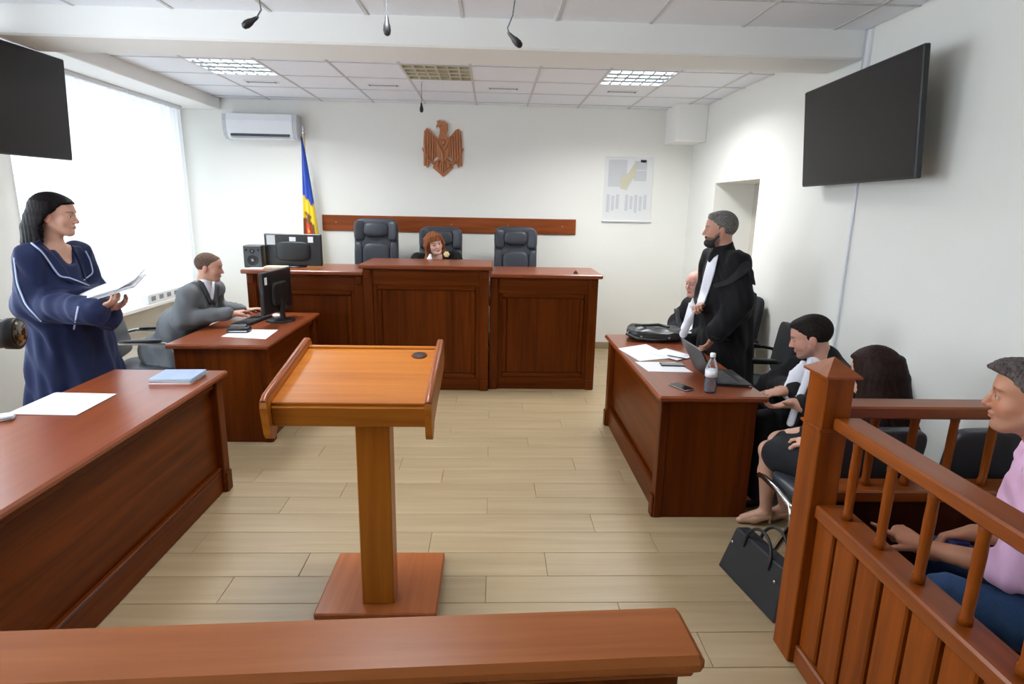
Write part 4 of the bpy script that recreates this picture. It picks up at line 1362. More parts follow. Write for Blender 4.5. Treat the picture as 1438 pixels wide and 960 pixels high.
def add_head(S, E, R, sc=1.0, jaw=1.0, female=False):
    T = lambda x, y, z: E + R @ (V3(x, y, z) * sc)
    el = lambda c, r, k=.02, op=1: S.ell(T(*c), V3(*r) * sc, R, k * sc, op)
    cn = lambda a, b, r1, r2, k=.02: S.cone(T(*a), T(*b), r1 * sc, r2 * sc, k * sc)
    j = jaw
    el((0, -.018, .032), (.076, .096, .083), .03)
    el((0, .030, -.028), (.060 * j, .062, .076), .03)
    el((0, .050, .040), (.058, .040, .045), .03)
    for s in (-1, 1):
        cn((s * .058 * j, -.008, -.045), (s * .026 * j, .055, -.092), .016, .017, .03)
        el((s * .040, .055, -.028), (.022, .022, .020), .025)
        el((s * .0755, -.012, -.012), (.008, .019, .031), .006)
    el((0, .068, -.095), (.024 * j, .020, .018), .022)
    cn((-.032, .079, .022), (.032, .079, .022), .011, .011, .018)
    cn((0, .088, .010), (0, .107, -.030), .0075, .0105, .010)
    for s in (-1, 1):
        el((s * .0115, .096, -.035), (.0075, .009, .0065), .006)
        S.ell(T(s * .031, .094, .001), V3(.019, .013, .012) * sc, R, .014 * sc, -1)
        el((s * .031, .0765, .001), (.0150, .0135, .0125), .006)
        S.ell(T(s * .031, .090, -.0005), V3(.0125, .012, .0040) * sc, R, .003 * sc, -1)
    el((0, .087, -.0585), (.021, .011, .0050), .006)
    el((0, .0855, -.0685), (.018, .011, .0060), .006)
    S.ell(T(0, .1005, -.0635), V3(.02, .007, .0016) * sc, R, .003 * sc, -1)
    nr = .050 if female else .060
    return T


def add_neck(S, E, R, N, r=.054, sc=1.0):
    S.cone(E + R @ (V3(0, -.025, -.06) * sc), N, r, r * 1.06, .03)


def add_hand(S, wrist, d, n, thumb, curl=(.5, .7, .5), sc=1.0, spread=.10, point=False, tcurl=.5):
    """d: direction of the fingers, n: direction the palm looks, thumb: +1/-1 side (d x n times this)"""
    d = unit(d); n = np.asarray(n, float); n = unit(n - d * (n @ d)); sd = np.cross(d, n) * thumb
    w = np.asarray(wrist, float)
    Rm = np.stack([sd, d, n], 1)
    S.cone(w - d * .03 * sc, w + d * .03 * sc, .026 * sc, .028 * sc, .02, (n, .75))
    S.ell(w + d * .055 * sc, V3(.040, .052, .0155) * sc, Rm, .015)
    S.cone(w + d * .025 * sc + sd * .02 * sc + n * .004 * sc, w + d * .06 * sc + sd * .03 * sc + n * .006 * sc, .016 * sc, .012 * sc, .012)
    tips = []
    for i, (o, ln) in enumerate(zip((.030, .0105, -.0095, -.029), (.070, .079, .073, .057))):
        p = w + (d * .092 + sd * o - n * 0.0) * sc - d * (.004 * abs(i - 1)) * sc
        a = 0.0
        dirv = unit(d + sd * spread * (1.2 - i * .8))
        r = .0092 if i < 3 else .0078
        c = (.05, .05, .05) if (point and i == 0) else (curl if not point else (1.2, 1.5, 1.0))
        for sgm, fr in enumerate((.45, .32, .23)):
            a += c[sgm]
            q = p + (dirv * math.cos(a) + n * math.sin(a)) * ln * fr * sc
            S.cone(p, q, (r - .0009 * sgm) * sc, (r - .0009 * (sgm + 1)) * sc, .004)
            p = q
        tips.append(p)
    p = w + (d * .028 + sd * .034 + n * .006) * sc
    for sgm, (ln, r1, r2) in enumerate(((.038, .0125, .0105), (.030, .0105, .0088))):
        a = tcurl * (.3 + .7 * sgm)
        q = p + unit(d * .72 + sd * (.72 - .9 * a) + n * (.25 + .8 * a)) * ln * sc
        S.cone(p, q, r1 * sc, r2 * sc, .006)
        p = q
    return tips


# skin, eyes, hair, cloth materials
def skin_material(name):
    m, nt, b = _base(name)
    N, L = nt.nodes, nt.links
    at = N.new('ShaderNodeAttribute'); at.attribute_name = 'Col'
    nz = N.new('ShaderNodeTexNoise'); nz.inputs['Scale'].default_value = 45; nz.inputs['Detail'].default_value = 4
    tc = N.new('ShaderNodeTexCoord'); L.new(tc.outputs['Object'], nz.inputs['Vector'])
    mr = N.new('ShaderNodeMapRange'); mr.inputs[3].default_value = .93; mr.inputs[4].default_value = 1.07
    L.new(nz.outputs[0], mr.inputs[0])
    hs = N.new('ShaderNodeHueSaturation'); L.new(at.outputs[0], hs.inputs['Color']); L.new(mr.outputs[0], hs.inputs['Value'])
    L.new(hs.outputs[0], b.inputs['Base Color'])
    b.inputs['Roughness'].default_value = .52
    b.inputs['Subsurface Weight'].default_value = .12
    b.inputs['Subsurface Radius'].default_value = (.012, .005, .003)
    b.inputs['Subsurface Scale'].default_value = .5
    return m


skin_material('skin')


def hair_mat(name, c1, c2, sx=90, sz=7, rough=.55):
    m, nt, b = _base(name)
    N, L = nt.nodes, nt.links
    tc = N.new('ShaderNodeTexCoord'); mp = N.new('ShaderNodeMapping'); mp.inputs['Scale'].default_value = (sx, sx, sz)
    L.new(tc.outputs['Object'], mp.inputs[0])
    nz = N.new('ShaderNodeTexNoise'); nz.inputs['Scale'].default_value = 1; nz.inputs['Detail'].default_value = 4; nz.inputs['Distortion'].default_value = .6
    L.new(mp.outputs[0], nz.inputs['Vector'])
    mx = N.new('ShaderNodeMix'); mx.data_type = 'RGBA'; mx.inputs[6].default_value = c1; mx.inputs[7].default_value = c2
    rp = N.new('ShaderNodeMapRange'); rp.inputs[1].default_value = .3; rp.inputs[2].default_value = .7
    L.new(nz.outputs[0], rp.inputs[0]); L.new(rp.outputs[0], mx.inputs[0]); L.new(mx.outputs[2], b.inputs['Base Color'])
    b.inputs['Roughness'].default_value = rough
    b.inputs['Specular IOR Level'].default_value = .08
    bp = N.new('ShaderNodeBump'); bp.inputs['Strength'].default_value = .5; bp.inputs['Distance'].default_value = .004
    L.new(nz.outputs[0], bp.inputs['Height']); L.new(bp.outputs[0], b.inputs['Normal'])
    return m


def cloth(name, col, rough=.85, sheen=.25, scale=350, var=.12):
    return plain(name, col, rough, var=var, scale=scale, bump=.08, spec=.25, sheen=sheen)


def eye_mesh(name, E, R, sc, base, parent, iris=(70, 50, 34)):
    for s in (-1, 1):
        c = E + R @ (V3(s * .031, .0765, .0005) * sc)
        r = .0130 * sc
        mb = MB(base); rows = []; cols = []
        n, m = 14, 20
        for i in range(n + 1):
            a = math.pi * (i / n) ** 1.25
            row = []
            for jj in range(m):
                b = 2 * math.pi * jj / m
                row.append(Vector(c + R @ (V3(math.sin(a) * math.cos(b), math.cos(a), math.sin(a) * math.sin(b)) * r)))
                cols.append(lin(8, 6, 6) if a < .20 else lin(*iris) if a < .58 else lin(196, 184, 176))
            rows.append(row)
        mb.grid(rows, True, True)
        o = mb.build('eye', MATS['eye'], parent)
        ca = o.data.color_attributes.new('Col', 'FLOAT_COLOR', 'POINT')
        for k, cc in enumerate(cols): ca.data[k].color = cc


_m, _nt, _b = _base('eye')
_at = _nt.nodes.new('ShaderNodeAttribute'); _at.attribute_name = 'Col'
_nt.links.new(_at.outputs[0], _b.inputs['Base Color']); _b.inputs['Roughness'].default_value = .12


def face_color(P, E, R, sc, skin, lips=(176, 96, 88), brow=None, beard=None, stubble=0.0, blush=.25, brow_h=.0):
    """colour of the skin itself at each vertex: lips, eyebrows, beard"""
    q = (P - E) @ R / sc
    c = np.tile(np.array(lin(*skin)[:3]), (len(P), 1))
    red = np.array(lin(min(255, skin[0] + 6), max(0, skin[1] - 22), max(0, skin[2] - 18))[:3])
    def mix(mask, col):
        nonlocal c
        c = c * (1 - mask[:, None]) + np.asarray(col)[None, :] * mask[:, None]
    g = lambda x, y, z, rx, ry, rz: np.exp(-(((q[:, 0] - x) / rx) ** 2 + ((q[:, 1] - y) / ry) ** 2 + ((q[:, 2] - z) / rz) ** 2))
    for s in (-1, 1):
        mix(np.clip(g(s * .042, .07, -.03, .022, .04, .018) * blush, 0, 1), red)
        mix(np.clip(g(s * .0765, -.012, -.012, .012, .03, .035) * .5, 0, 1), red)
    mix(np.clip(g(0, .107, -.03, .016, .02, .014) * .35, 0, 1), red)
    front = (q[:, 1] > .05).astype(float)
    mix(np.clip((1.2 - np.sqrt((q[:, 0] / .0205) ** 2 + ((q[:, 2] + .0635) / .0090) ** 2)) * 3, 0, 1) * .8 * front * (q[:, 1] > .07), lin(*lips)[:3])
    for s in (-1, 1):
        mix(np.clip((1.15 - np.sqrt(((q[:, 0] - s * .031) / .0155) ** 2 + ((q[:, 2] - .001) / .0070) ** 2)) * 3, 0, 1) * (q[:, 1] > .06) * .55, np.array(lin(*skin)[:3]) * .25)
    if beard is not None:
        zz = -.050 - .10 * np.clip(.03 - q[:, 1], 0, .06) / .06 * 0
        up = np.where(q[:, 1] < .035, -.005 - .9 * (q[:, 1] + .0) * .9, -.045)
        m = np.clip((up - q[:, 2]) / .012, 0, 1) * np.clip((q[:, 1] + .005) / .012, 0, 1) * np.clip((q[:, 2] + .135) / .01, 0, 1)
        m *= 1 - np.clip((1.15 - np.sqrt((q[:, 0] / .0225) ** 2 + ((q[:, 2] + .0655) / .0085) ** 2)) * 4, 0, 1)
        mix(m * stubble, lin(*beard)[:3])
    if brow is not None:
        for s in (-1, 1):
            zc = .0245 + brow_h - 9.0 * (np.abs(q[:, 0]) - .034) ** 2
            m = np.clip(1.3 - np.abs(q[:, 2] - zc) / .0042, 0, 1) * np.clip((np.abs(q[:, 0]) - .011) / .004, 0, 1) * np.clip((.056 - np.abs(q[:, 0])) / .008, 0, 1) * (q[:, 1] > .04)
            mix(np.clip(m, 0, 1) * .9 * .5, lin(*brow)[:3])
    return c


class Figure:
    def __init__(s, base, label, name='person', cat='person'):
        s.base = V3(*base)
        s.label = label
        s.S = Solid()
        s.fine = []
        s.sc = 1.0

    def head(s, E, yaw, pitch=0, roll=0, sc=1.0, jaw=1.0, neck=None, nr=.052):
        s.E = np.asarray(E, float); s.R = head_frame(yaw, pitch, roll); s.hs = sc
        add_head(s.S, s.E, s.R, sc, jaw)
        s.N = np.asarray(neck, float)
        add_neck(s.S, s.E, s.R, s.N, nr, sc)
        s.fine.append((s.E - .135 * sc, s.E + .135 * sc, .0034 * sc))

    def torso(s, pelvis, chest, shl, shr, cr=(.155, .105, .17), pr=(.165, .12, .12)):
        s.pel, s.chest, s.shl, s.shr = [np.asarray(v, float) for v in (pelvis, chest, shl, shr)]
        right = unit(s.shr - s.shl)
        up = unit(s.N - s.pel); up = unit(up - right * (up @ right)); f = np.cross(up, right)
        s.TR = np.stack([right, f, up], 1)
        s.S.ell(s.chest, cr, s.TR, .05)
        s.S.ell((s.chest + s.pel) / 2, (cr[0] * .9, cr[1] * .95, .17), s.TR, .05)
        s.S.ell(s.pel, pr, s.TR, .05)
        for p in (s.shl, s.shr):
            s.S.cone(s.N - up * .03, p, .045, .052, .04)

    def arm(s, sh, el, wr, hand_dir, palm, thumb, curl=(.5, .7, .5), r=1.0, **kw):
        sh, el, wr = [np.asarray(v, float) for v in (sh, el, wr)]
        s.S.cone(sh, el, .050 * r, .040 * r, .03)
        s.S.cone(el, wr, .041 * r, .027 * r, .02)
        hs = kw.pop('sc', 1.0)
        tips = add_hand(s.S, wr, hand_dir, palm, thumb, curl, hs, **kw)
        c = wr + unit(hand_dir) * .08
        s.fine.append((c - .115, c + .115, .0042))
        return tips

    def leg(s, hip, kn, an, toe, r=1.0):
        hip, kn, an, toe = [np.asarray(v, float) for v in (hip, kn, an, toe)]
        s.S.cone(hip, kn, .088 * r, .056 * r, .04)
        m = kn + (an - kn) * .35
        s.S.cone(kn, m, .055 * r, .055 * r, .03)
        s.S.cone(m, an, .055 * r, .036 * r, .03)
        s.S.cone(an + V3(0, 0, -.02), toe, .036 * r, .026 * r, .02)

    def finish(s, skin, h=.011, cat='person', **fc):
        P, Q = s.S.mesh(h, s.fine)
        col = face_color(P, s.E, s.R, s.hs, skin, **fc)
        s.body = np_mesh('person', P, Q, s.base, MATS['skin'], None, col)
        s.body.location = tuple(s.base)
        tag(s.body, s.label, cat)
        s.P, s.Q = P, Q
        return s.body

    def eyes(s, iris=(70, 50, 34)):
        eye_mesh('eye', s.E, s.R, s.hs, s.base, s.body, iris)

    def wear(s, name, S, mat, h=.011, fine=(), wrinkle=None, trim=None, bvh=False):
        P, Q = S.mesh(h, fine, wrinkle, trim)
        o = np_mesh(name, P, Q, s.base, MATS[mat], s.body)
        s.bvh = bvh_of(P, Q) if bvh else None
        return o

    def H(s, x, y, z):
        return s.E + s.R @ (V3(x, y, z) * s.hs)

    # trims laid onto a garment surface: image positions of the photograph are carried along the line of sight onto the cloth
    def on_cloth(s, x, y, off=.004):
        o, d = px_ray(x, y)
        hit, nrm, i, dist = s.bvh.ray_cast(o, d)
        if hit is None: return None
        return hit - d * off

    def piping(s, name, pts, r, mat, off=.002, n=6, sub=6):
        out = []
        for (a, b) in zip(pts[:-1], pts[1:]):
            for k in range(sub):
                t = k / sub
                p = s.on_cloth(a[0] + (b[0] - a[0]) * t, a[1] + (b[1] - a[1]) * t, off)
                if p is not None: out.append(p)
        p = s.on_cloth(pts[-1][0], pts[-1][1], off)
        if p is not None: out.append(p)
        if len(out) > 2:
            # soften sudden depth jumps
            for _ in range(2):
                out = [out[0]] + [(out[i - 1] + out[i] * 2 + out[i + 1]) / 4 for i in range(1, len(out) - 1)] + [out[-1]]
            return MB(s.base).tube(out, r, n).build(name, MATS[mat], s.body)

    def ribbon(s, name, left, right, mat, off=.006, thick=.006, nu=8, sub=6):
        """cloth strip between two polylines of image points with equal counts"""
        rows = []
        def interp(pl, t):
            f = t * (len(pl) - 1); i = min(int(f), len(pl) - 2); f -= i
            return (pl[i][0] + (pl[i + 1][0] - pl[i][0]) * f, pl[i][1] + (pl[i + 1][1] - pl[i][1]) * f)
        n = (len(left) - 1) * sub
        last = None
        for i in range(n + 1):
            a, b = interp(left, i / n), interp(right, i / n)
            row = []
            for j in range(nu + 1):
                t = j / nu
                p = s.on_cloth(a[0] + (b[0] - a[0]) * t, a[1] + (b[1] - a[1]) * t, off)
                row.append(p)
            known = [p for p in row if p is not None]
            if not known: continue
            dm = sum((p - Vector((0, 0, CAM_H))).length for p in known) / len(known)
            for j in range(nu + 1):
                if row[j] is None:
                    t = j / nu
                    o, d = px_ray(a[0] + (b[0] - a[0]) * t, a[1] + (b[1] - a[1]) * t)
                    row[j] = o + d * dm
            rows.append(row)
        if len(rows) < 2: return None
        for _ in range(2):
            rows = [[(rows[max(i - 1, 0)][j] + rows[i][j] * 2 + rows[min(i + 1, len(rows) - 1)][j]) / 4 if 0 < i < len(rows) - 1 else rows[i][j] for j in range(nu + 1)] for i in range(len(rows))]
        mb = MB(s.base).grid(rows, True)
        o = mb.build(name, MATS[mat], s.body)
        so = o.modifiers.new('thick', 'SOLIDIFY'); so.thickness = thick; so.offset = 0
        return o


def hair_cap(fig, S, top=.010, back=.012, front_line=.055, low=-.03, side=.008, k=.012):
    """hair shell over the skull, cut away from the face"""
    E, R, sc = fig.E, fig.R, fig.hs
    S.ell(fig.H(0, -.020, .034), V3(.076 + side, .096 + back, .083 + top) * sc, R, k)
    S.ell(fig.H(0, .048, .044), V3(.060 + side, .044 + top * .4, .047 + top * .8) * sc, R, .02)
    return S


def face_cut(fig, y_front, z_line, slope=0.0, ear=True, zlow=-.06, yback=-.02, ysb=-.2):
    """keep hair where it is above/behind the hair line"""
    E, R, sc = fig.E, fig.R, fig.hs

    def f(X, Y, Z):
        px, py, pz = X - E[0], Y - E[1], Z - E[2]
        x = (R[0, 0] * px + R[1, 0] * py + R[2, 0] * pz) / sc
        y = (R[0, 1] * px + R[1, 1] * py + R[2, 1] * pz) / sc
        z = (R[0, 2] * px + R[1, 2] * py + R[2, 2] * pz) / sc
        # region removed: in front of the hair line and below the fringe line
        yl = np.maximum(y_front - np.clip((z_line - z), 0, .12) * slope, ysb) - np.abs(x) * .05
        yl = yl + .003 * np.sin(z * 260 + x * 190) + .002 * np.sin(x * 420 + z * 90)
        rem = np.minimum(y - yl, z_line + np.abs(x) * -.12 - z)
        low = np.minimum(zlow + np.clip(y - yback, 0, .2) * 1.3, max(zlow, -.012))
        return np.maximum(rem, low - z) * sc
    return f
# ------------------------------------------------------------------ people
def at(x, y, Y):
    o, d = px_ray(x, y)
    return np.array(o + d * (Y / d.y))


def cdir(deg):
    a = math.radians(deg)
    return V3(math.cos(a), math.sin(a), 0)


def wrinkles(amp, sx=30, sy=34, sz=22, ph=0.0):
    return lambda X, Y, Z: amp * (np.sin(X * sx + Z * sz * .6 + ph) * np.sin(Y * sy - Z * sz + ph * 1.7) + .5 * np.sin(X * sx * 2.1 - Y * sy * 1.3 + Z * sz * 1.9 + ph))


cloth('robe_navy', lin(24, 34, 70), .7, .04)
cloth('robe_black', lin(20, 21, 25), .8, .04)
cloth('robe_band', lin(40, 40, 44), .6, .04)
cloth('robe_grey', lin(104, 108, 112), .75, .04)
cloth('robe_grey_dark', lin(72, 74, 78), .75, .04)
cloth('shirt_white', lin(232, 234, 244), .7, .04, var=.03)
cloth('piping_white', lin(170, 184, 220), .6, .04, var=.03)
cloth('shirt_pink', lin(236, 190, 224), .75, .04, var=.05)
cloth('denim', lin(52, 78, 118), .85, .04, scale=220, var=.35)
cloth('trousers_black', lin(22, 23, 27), .8, .04)
cloth('dress_black', lin(26, 28, 34), .8, .04)
plain('shoe_nude', lin(206, 168, 140), .4)
plain('shoe_black', lin(20, 20, 22), .35)
hair_mat('hair_dark', lin(9, 7, 8), lin(27, 21, 22))
hair_mat('hair_brown', lin(18, 11, 10), lin(52, 34, 30))
hair_mat('hair_red', lin(90, 50, 28), lin(160, 102, 66))
hair_mat('hair_cropped', lin(70, 54, 46), lin(120, 98, 86), 160, 120, .8)
hair_mat('hair_grey', lin(70, 70, 68), lin(142, 140, 136), 160, 90, .7)
hair_mat('hair_black', lin(16, 14, 14), lin(48, 42, 40), 160, 90, .6)
hair_mat('hair_greybrown', lin(52, 46, 46), lin(112, 102, 100), 140, 60, .6)
hair_mat('beard_dark', lin(34, 32, 32), lin(72, 70, 68), 200, 200, .8)


def wear_shoes(fig, an, toe):
    for a, t in zip(an, toe):
        a, t = np.asarray(a, float), np.asarray(t, float)
        fig.wear('shoe', Solid().cone((a[0], a[1], .045), t + V3(0, 0, .012), .042, .034, .02), 'shoe_black', .011)


# ---- 1. woman in the navy robe, standing behind the left desk, holding papers
f = Figure((-2.53, 3.60, 0), 'woman with dark hair in a navy robe standing with papers at the left desk')
E = at(78, 302, 3.56)
N = E + V3(-.035, 0, -.178)
D = V3(-.085, .11, 0)
f.head(E, math.radians(12), -.06, .0, 1.0, .90, N, .047)
shr, shl = N + V3(-.025, -.165, -.05), N + V3(.01, .175, -.05)
chest = N + V3(-.02, 0, -.17)
pel = V3(-2.48, 3.47, .98) + D
f.torso(pel, chest, shl, shr, (.145, .105, .16), (.16, .115, .12))
elr, ell_ = V3(-2.52, 3.28, 1.15) + D, V3(-2.42, 3.67, 1.14) + D
wrr = at(136, 434, 3.30); wrl = at(150, 436, 3.46)
tr = f.arm(shr, elr, wrr, at(190, 410, 3.34) - wrr, V3(.1, .2, 1), -1, (.35, .55, .5), .9, sc=.95, tcurl=.2)
tl = f.arm(shl, ell_, wrl, at(190, 420, 3.50) - wrl, V3(.1, -.3, 1), 1, (.35, .5, .4), .9, sc=.95)
f.leg(V3(-2.49, 3.38, .95) + D, V3(-2.47, 3.37, .50) + D, V3(-2.49, 3.37, .09) + D, V3(-2.35, 3.35, .03) + D)
f.leg(V3(-2.49, 3.56, .95) + D, V3(-2.46, 3.57, .50) + D, V3(-2.48, 3.57, .09) + D, V3(-2.34, 3.59, .03) + D)
f.finish((200, 154, 132), lips=(166, 92, 84), brow=(50, 36, 32))
f.eyes((70, 60, 46))
S = Solid()
S.ell(chest + V3(0, 0, -.01), (.125, .175, .19), None, .05)
S.ell((chest + pel) / 2, (.13, .175, .2), None, .05)
for p in (shr, shl):
    S.cone(N + V3(-.005, 0, -.05), p + V3(0, 0, .0), .050, .060, .05)
S.cone(shr, elr, .066, .084, .05); S.cone(elr, wrr + V3(-.02, 0, -.012), .084, .080, .03)
S.cone(shl, ell_, .066, .085, .05); S.cone(ell_, wrl + V3(.0, 0, -.035), .085, .078, .03)
S.skirt((-2.565, 3.59, 1.22), (-2.555, 3.60, .22), (.155, .20), (.275, .37), 0, 9, .12, .7, .06, .015)
S.ell(N + V3(.075, 0, .02), (.075, .055, .12), None, .02, -1)
f.wear('robe', S, 'robe_navy', .0105, wrinkle=wrinkles(.0060, 40, 44, 20, .4), bvh=True)
f.ribbon('lapel', [(56, 338), (70, 352), (88, 372), (104, 398)], [(44, 341), (59, 353), (83, 388), (103, 399)], 'robe_navy', .010, .008)
f.ribbon('lapel', [(100, 345), (108, 360), (114, 376), (119, 392)], [(112, 346), (124, 360), (131, 383), (120, 393)], 'robe_navy', .010, .008)
f.piping('collar_piping', [(44, 341), (59, 353), (83, 388), (98, 390), (125, 401)], .0052, 'piping_white', .014)
f.piping('collar_piping', [(120, 352), (126, 364), (131, 383), (118, 393)], .0045, 'piping_white', .014)
f.piping('sleeve_piping', [(20, 362), (24, 398), (36, 428), (58, 451)], .0048, 'piping_white', .003)
f.piping('cuff_piping', [(110, 430), (107, 446), (104, 462)], .0048, 'piping_white', .003)
S = Solid()
hair_cap(f, S, .014, .020, side=.012)
for k in range(26):
    a = math.radians(-150 + 300 * k / 25)
    x, y = .086 * math.sin(a), -.02 - .108 * math.cos(a)
    front = math.cos(a) < -.35
    if front: continue
    zt = .06
    l = .205 + .025 * math.sin(k * 2.3)
    sd = 1 if x > 0 else -1
    S.chain([f.H(x * .86, y * .82, zt + .01), f.H(x * 1.0, y * 1.0 - .004, -.01), f.H(x * 1.02, y * 1.10 - .012, -.08), f.H(x * 1.0, y * 1.2 - .016, .03 - l)], [.014, .020, .022, .013], .010)
S.ell(f.H(.078, -.01, -.016), (.012, .03, .03), f.R, .006, -1)
_fc = face_cut(f, .064, .070, .80, zlow=-.30)
f.wear('hair', S, 'hair_dark', .006, wrinkle=lambda X, Y, Z: .0012 * np.sin(X * 330 + Y * 290), trim=_fc)
wear_shoes(f, [V3(-2.49, 3.37, .05) + D, V3(-2.48, 3.57, .05) + D], [V3(-2.33, 3.35, .02) + D, V3(-2.32, 3.59, .02) + D])
# papers in her hands
t = thing('paper_bundle', tuple(at(150, 415, 3.4)), 'bundle of printed sheets held in the hands of the woman in navy', 'papers')
q = [at(89, 435, 3.27), at(188, 404, 3.32), at(205, 386, 3.54), at(112, 416, 3.50)]
for k in range(6):
    mb = MB(t.location); d = Vector((.0, .0, .0028 * k)); rows = []
    for i in range(9):
        u = i / 8; row = []
        for j in range(5):
            v = j / 4
            p = (q[0] * (1 - u) + q[1] * u) * (1 - v) + (q[3] * (1 - u) + q[2] * u) * v
            bend = .014 * math.sin(u * math.pi) * (k / 5) + (.006 * k * max(0, u - .75) * 4 if k > 3 else 0)
            row.append(Vector(p) + d + Vector((.003 * (k % 3), .003 * (k % 2), bend)))
        rows.append(row)
    mb.grid(rows)
    o = mb.build('sheet', M['paper' if k != 2 else 'paper_grey'], t)
    so = o.modifiers.new('thick', 'SOLIDIFY'); so.thickness = .0016

# ---- 2. clerk in grey at the small desk
f = Figure((-2.62, 4.90, .0), 'young clerk with cropped hair in a grey robe typing at the clerk desk')
E = at(294, 375, 4.90)
N = E + V3(-.060, -.01, -.145)
f.head(E, math.radians(8), -.14, .0, .97, .95, N, .052)
shr, shl = N + V3(-.03, -.185, -.055), N + V3(.0, .185, -.055)
chest = N + V3(-.06, 0, -.17); pel = V3(-2.70, 4.88, .56)
f.torso(pel, chest, shl, shr)
wrr = at(327, 441, 4.80); wrl = at(345, 437, 5.06)
elr, ell_ = V3(-2.42, 4.62, .815), V3(-2.42, 5.20, .82)
f.arm(shr, elr, wrr, at(352, 433, 4.93) - wrr, V3(.1, 0, -1), -1, (.35, .45, .3), .9)
f.arm(shl, ell_, wrl, at(365, 432, 5.10) - wrl, V3(.1, 0, -1), 1, (.35, .45, .3), .9)
f.leg(V3(-2.66, 4.80, .53), V3(-2.31, 4.76, .52), V3(-2.34, 4.76, .09), V3(-2.20, 4.76, .03))
f.leg(V3(-2.66, 5.0, .53), V3(-2.31, 5.04, .52), V3(-2.34, 5.04, .09), V3(-2.20, 5.04, .03))
f.finish((196, 148, 126), lips=(162, 98, 88), brow=(84, 62, 50), blush=.35)
f.eyes((80, 90, 96))
S = Solid()
S.ell(chest, f.TR @ np.diag([1, 1, 1]) @ V3(0, 0, 0) + V3(.135, .205, .19), None, .05)
S.ell((chest + pel) / 2 + V3(-.01, 0, -.03), (.165, .225, .2), None, .06)
S.ell(pel + V3(0, 0, -.03), (.19, .24, .15), None, .05)
for p in (shr, shl): S.cone(N + V3(-.025, 0, -.035), p, .062, .074, .05)
for sh, el, wr in ((shr, elr, wrr), (shl, ell_, wrl)):
    S.cone(sh, el + V3(-.01, 0, .012), .075, .078, .03); S.cone(el + V3(0, 0, .012), wr + V3(-.03, -.01, .01), .074, .050, .03)
S.cone(V3(-2.66, 4.80, .53), V3(-2.36, 4.76, .52), .11, .09, .05); S.cone(V3(-2.66, 5.0, .53), V3(-2.36, 5.04, .52), .11, .09, .05)
S.skirt((-2.60, 4.88, .60), (-2.55, 4.86, .28), (.25, .25), (.29, .31), 0, 8, .07, .3, .05)
f.wear('robe', S, 'robe_grey', .0105, wrinkle=wrinkles(.0065, 38, 42, 26, 1.1), bvh=True)
f.ribbon('shirt_front', [(284, 393), (290, 404), (297, 421)], [(301, 396), (301, 407), (299, 421)], 'shirt_white', .018, .006)
f.ribbon('lapel', [(276, 392), (284, 406), (295, 428)], [(285, 391), (291, 404), (298, 424)], 'robe_grey_dark', .014, .008)
f.ribbon('lapel', [(300, 398), (301, 410), (299, 426)], [(307, 400), (307, 412), (302, 428)], 'robe_grey_dark', .014, .008)
S = Solid(); S.cone(N + V3(.016, 0, .028), N + V3(.0, 0, -.02), .056, .064, .02)
f.wear('shirt_collar', S, 'shirt_white', .007)
S = Solid(); hair_cap(f, S, .003, .003, side=.003)
f.wear('hair', S, 'hair_cropped', .0045, trim=face_cut(f, .078, .080, 1.0, zlow=-.065, yback=-.05, ysb=.020))
f.wear('trousers', (lambda s: [s.cone(V3(-2.50, y, .52), V3(-2.31, y2, .52), .085, .068, .03) and s.cone(V3(-2.31, y2, .52), V3(-2.34, y2, .12), .068, .06, .03) for y, y2 in ((4.80, 4.76), (5.0, 5.04))] and s)(Solid()), 'trousers_black', .012)
wear_shoes(f, [V3(-2.34, 4.76, .05), V3(-2.34, 5.04, .05)], [V3(-2.18, 4.76, .02), V3(-2.18, 5.04, .02)])
wb = MB(f.base).tube([Vector(wrr + V3(-.012, -.004, 0)) + Vector((0, math.cos(a) * .033, math.sin(a) * .03)) for a in [2 * math.pi * k / 16 for k in range(17)]], .006, 6)
wb.build('wristwatch', M['chrome'], f.body)

# ---- 3. red-haired judge behind the centre bench
f = Figure((-.55, 6.42, .2), 'red-haired judge in a black robe sitting behind the tall bench')
E = at(610, 342, 6.25)
N = E + V3(.01, .06, -.130)
f.head(E, math.radians(-68), -.05, .24, .98, .90, N, .046)
shr, shl = N + V3(-.19, -.0, -.045), N + V3(.19, .0, -.015)
chest = N + V3(0, .03, -.18); pel = V3(-.55, 6.55, .74)
f.torso(pel, chest, shl, shr, (.145, .105, .16))
f.arm(shr, V3(-.85, 6.25, .93), V3(-.66, 5.98, .97), V3(.5, -.5, 0), V3(0, 0, -1), -1, (.3, .4, .3), .85)
f.arm(shl, V3(-.26, 6.24, .94), V3(-.42, 5.98, .97), V3(-.5, -.5, 0), V3(0, 0, -1), 1, (.3, .4, .3), .85)
f.leg(V3(-.63, 6.5, .72), V3(-.64, 6.22, .70), V3(-.64, 6.24, .29), V3(-.64, 6.20, .23), .9)
f.leg(V3(-.47, 6.5, .72), V3(-.46, 6.22, .70), V3(-.46, 6.24, .29), V3(-.46, 6.20, .23), .9)
f.finish((216, 172, 156), lips=(180, 96, 94), brow=(120, 74, 48))
f.eyes((60, 50, 40))
S = Solid()
S.ell(chest, (.20, .135, .19), None, .05); S.ell((chest + pel) / 2, (.18, .14, .22), None, .05)
for p in (shr, shl): S.cone(N + V3(0, .02, -.05), p, .050, .072, .05)
for sh, el, wr in ((shr, V3(-.85, 6.25, .93), V3(-.66, 5.98, .97)), (shl, V3(-.26, 6.24, .94), V3(-.42, 5.98, .97))):
    S.cone(sh, el, .075, .08, .03); S.cone(el, wr, .078, .065, .03)
S.skirt((-.55, 6.52, .80), (-.55, 6.40, .30), (.22, .19), (.27, .24), 0, 8, .06, .3, .05)
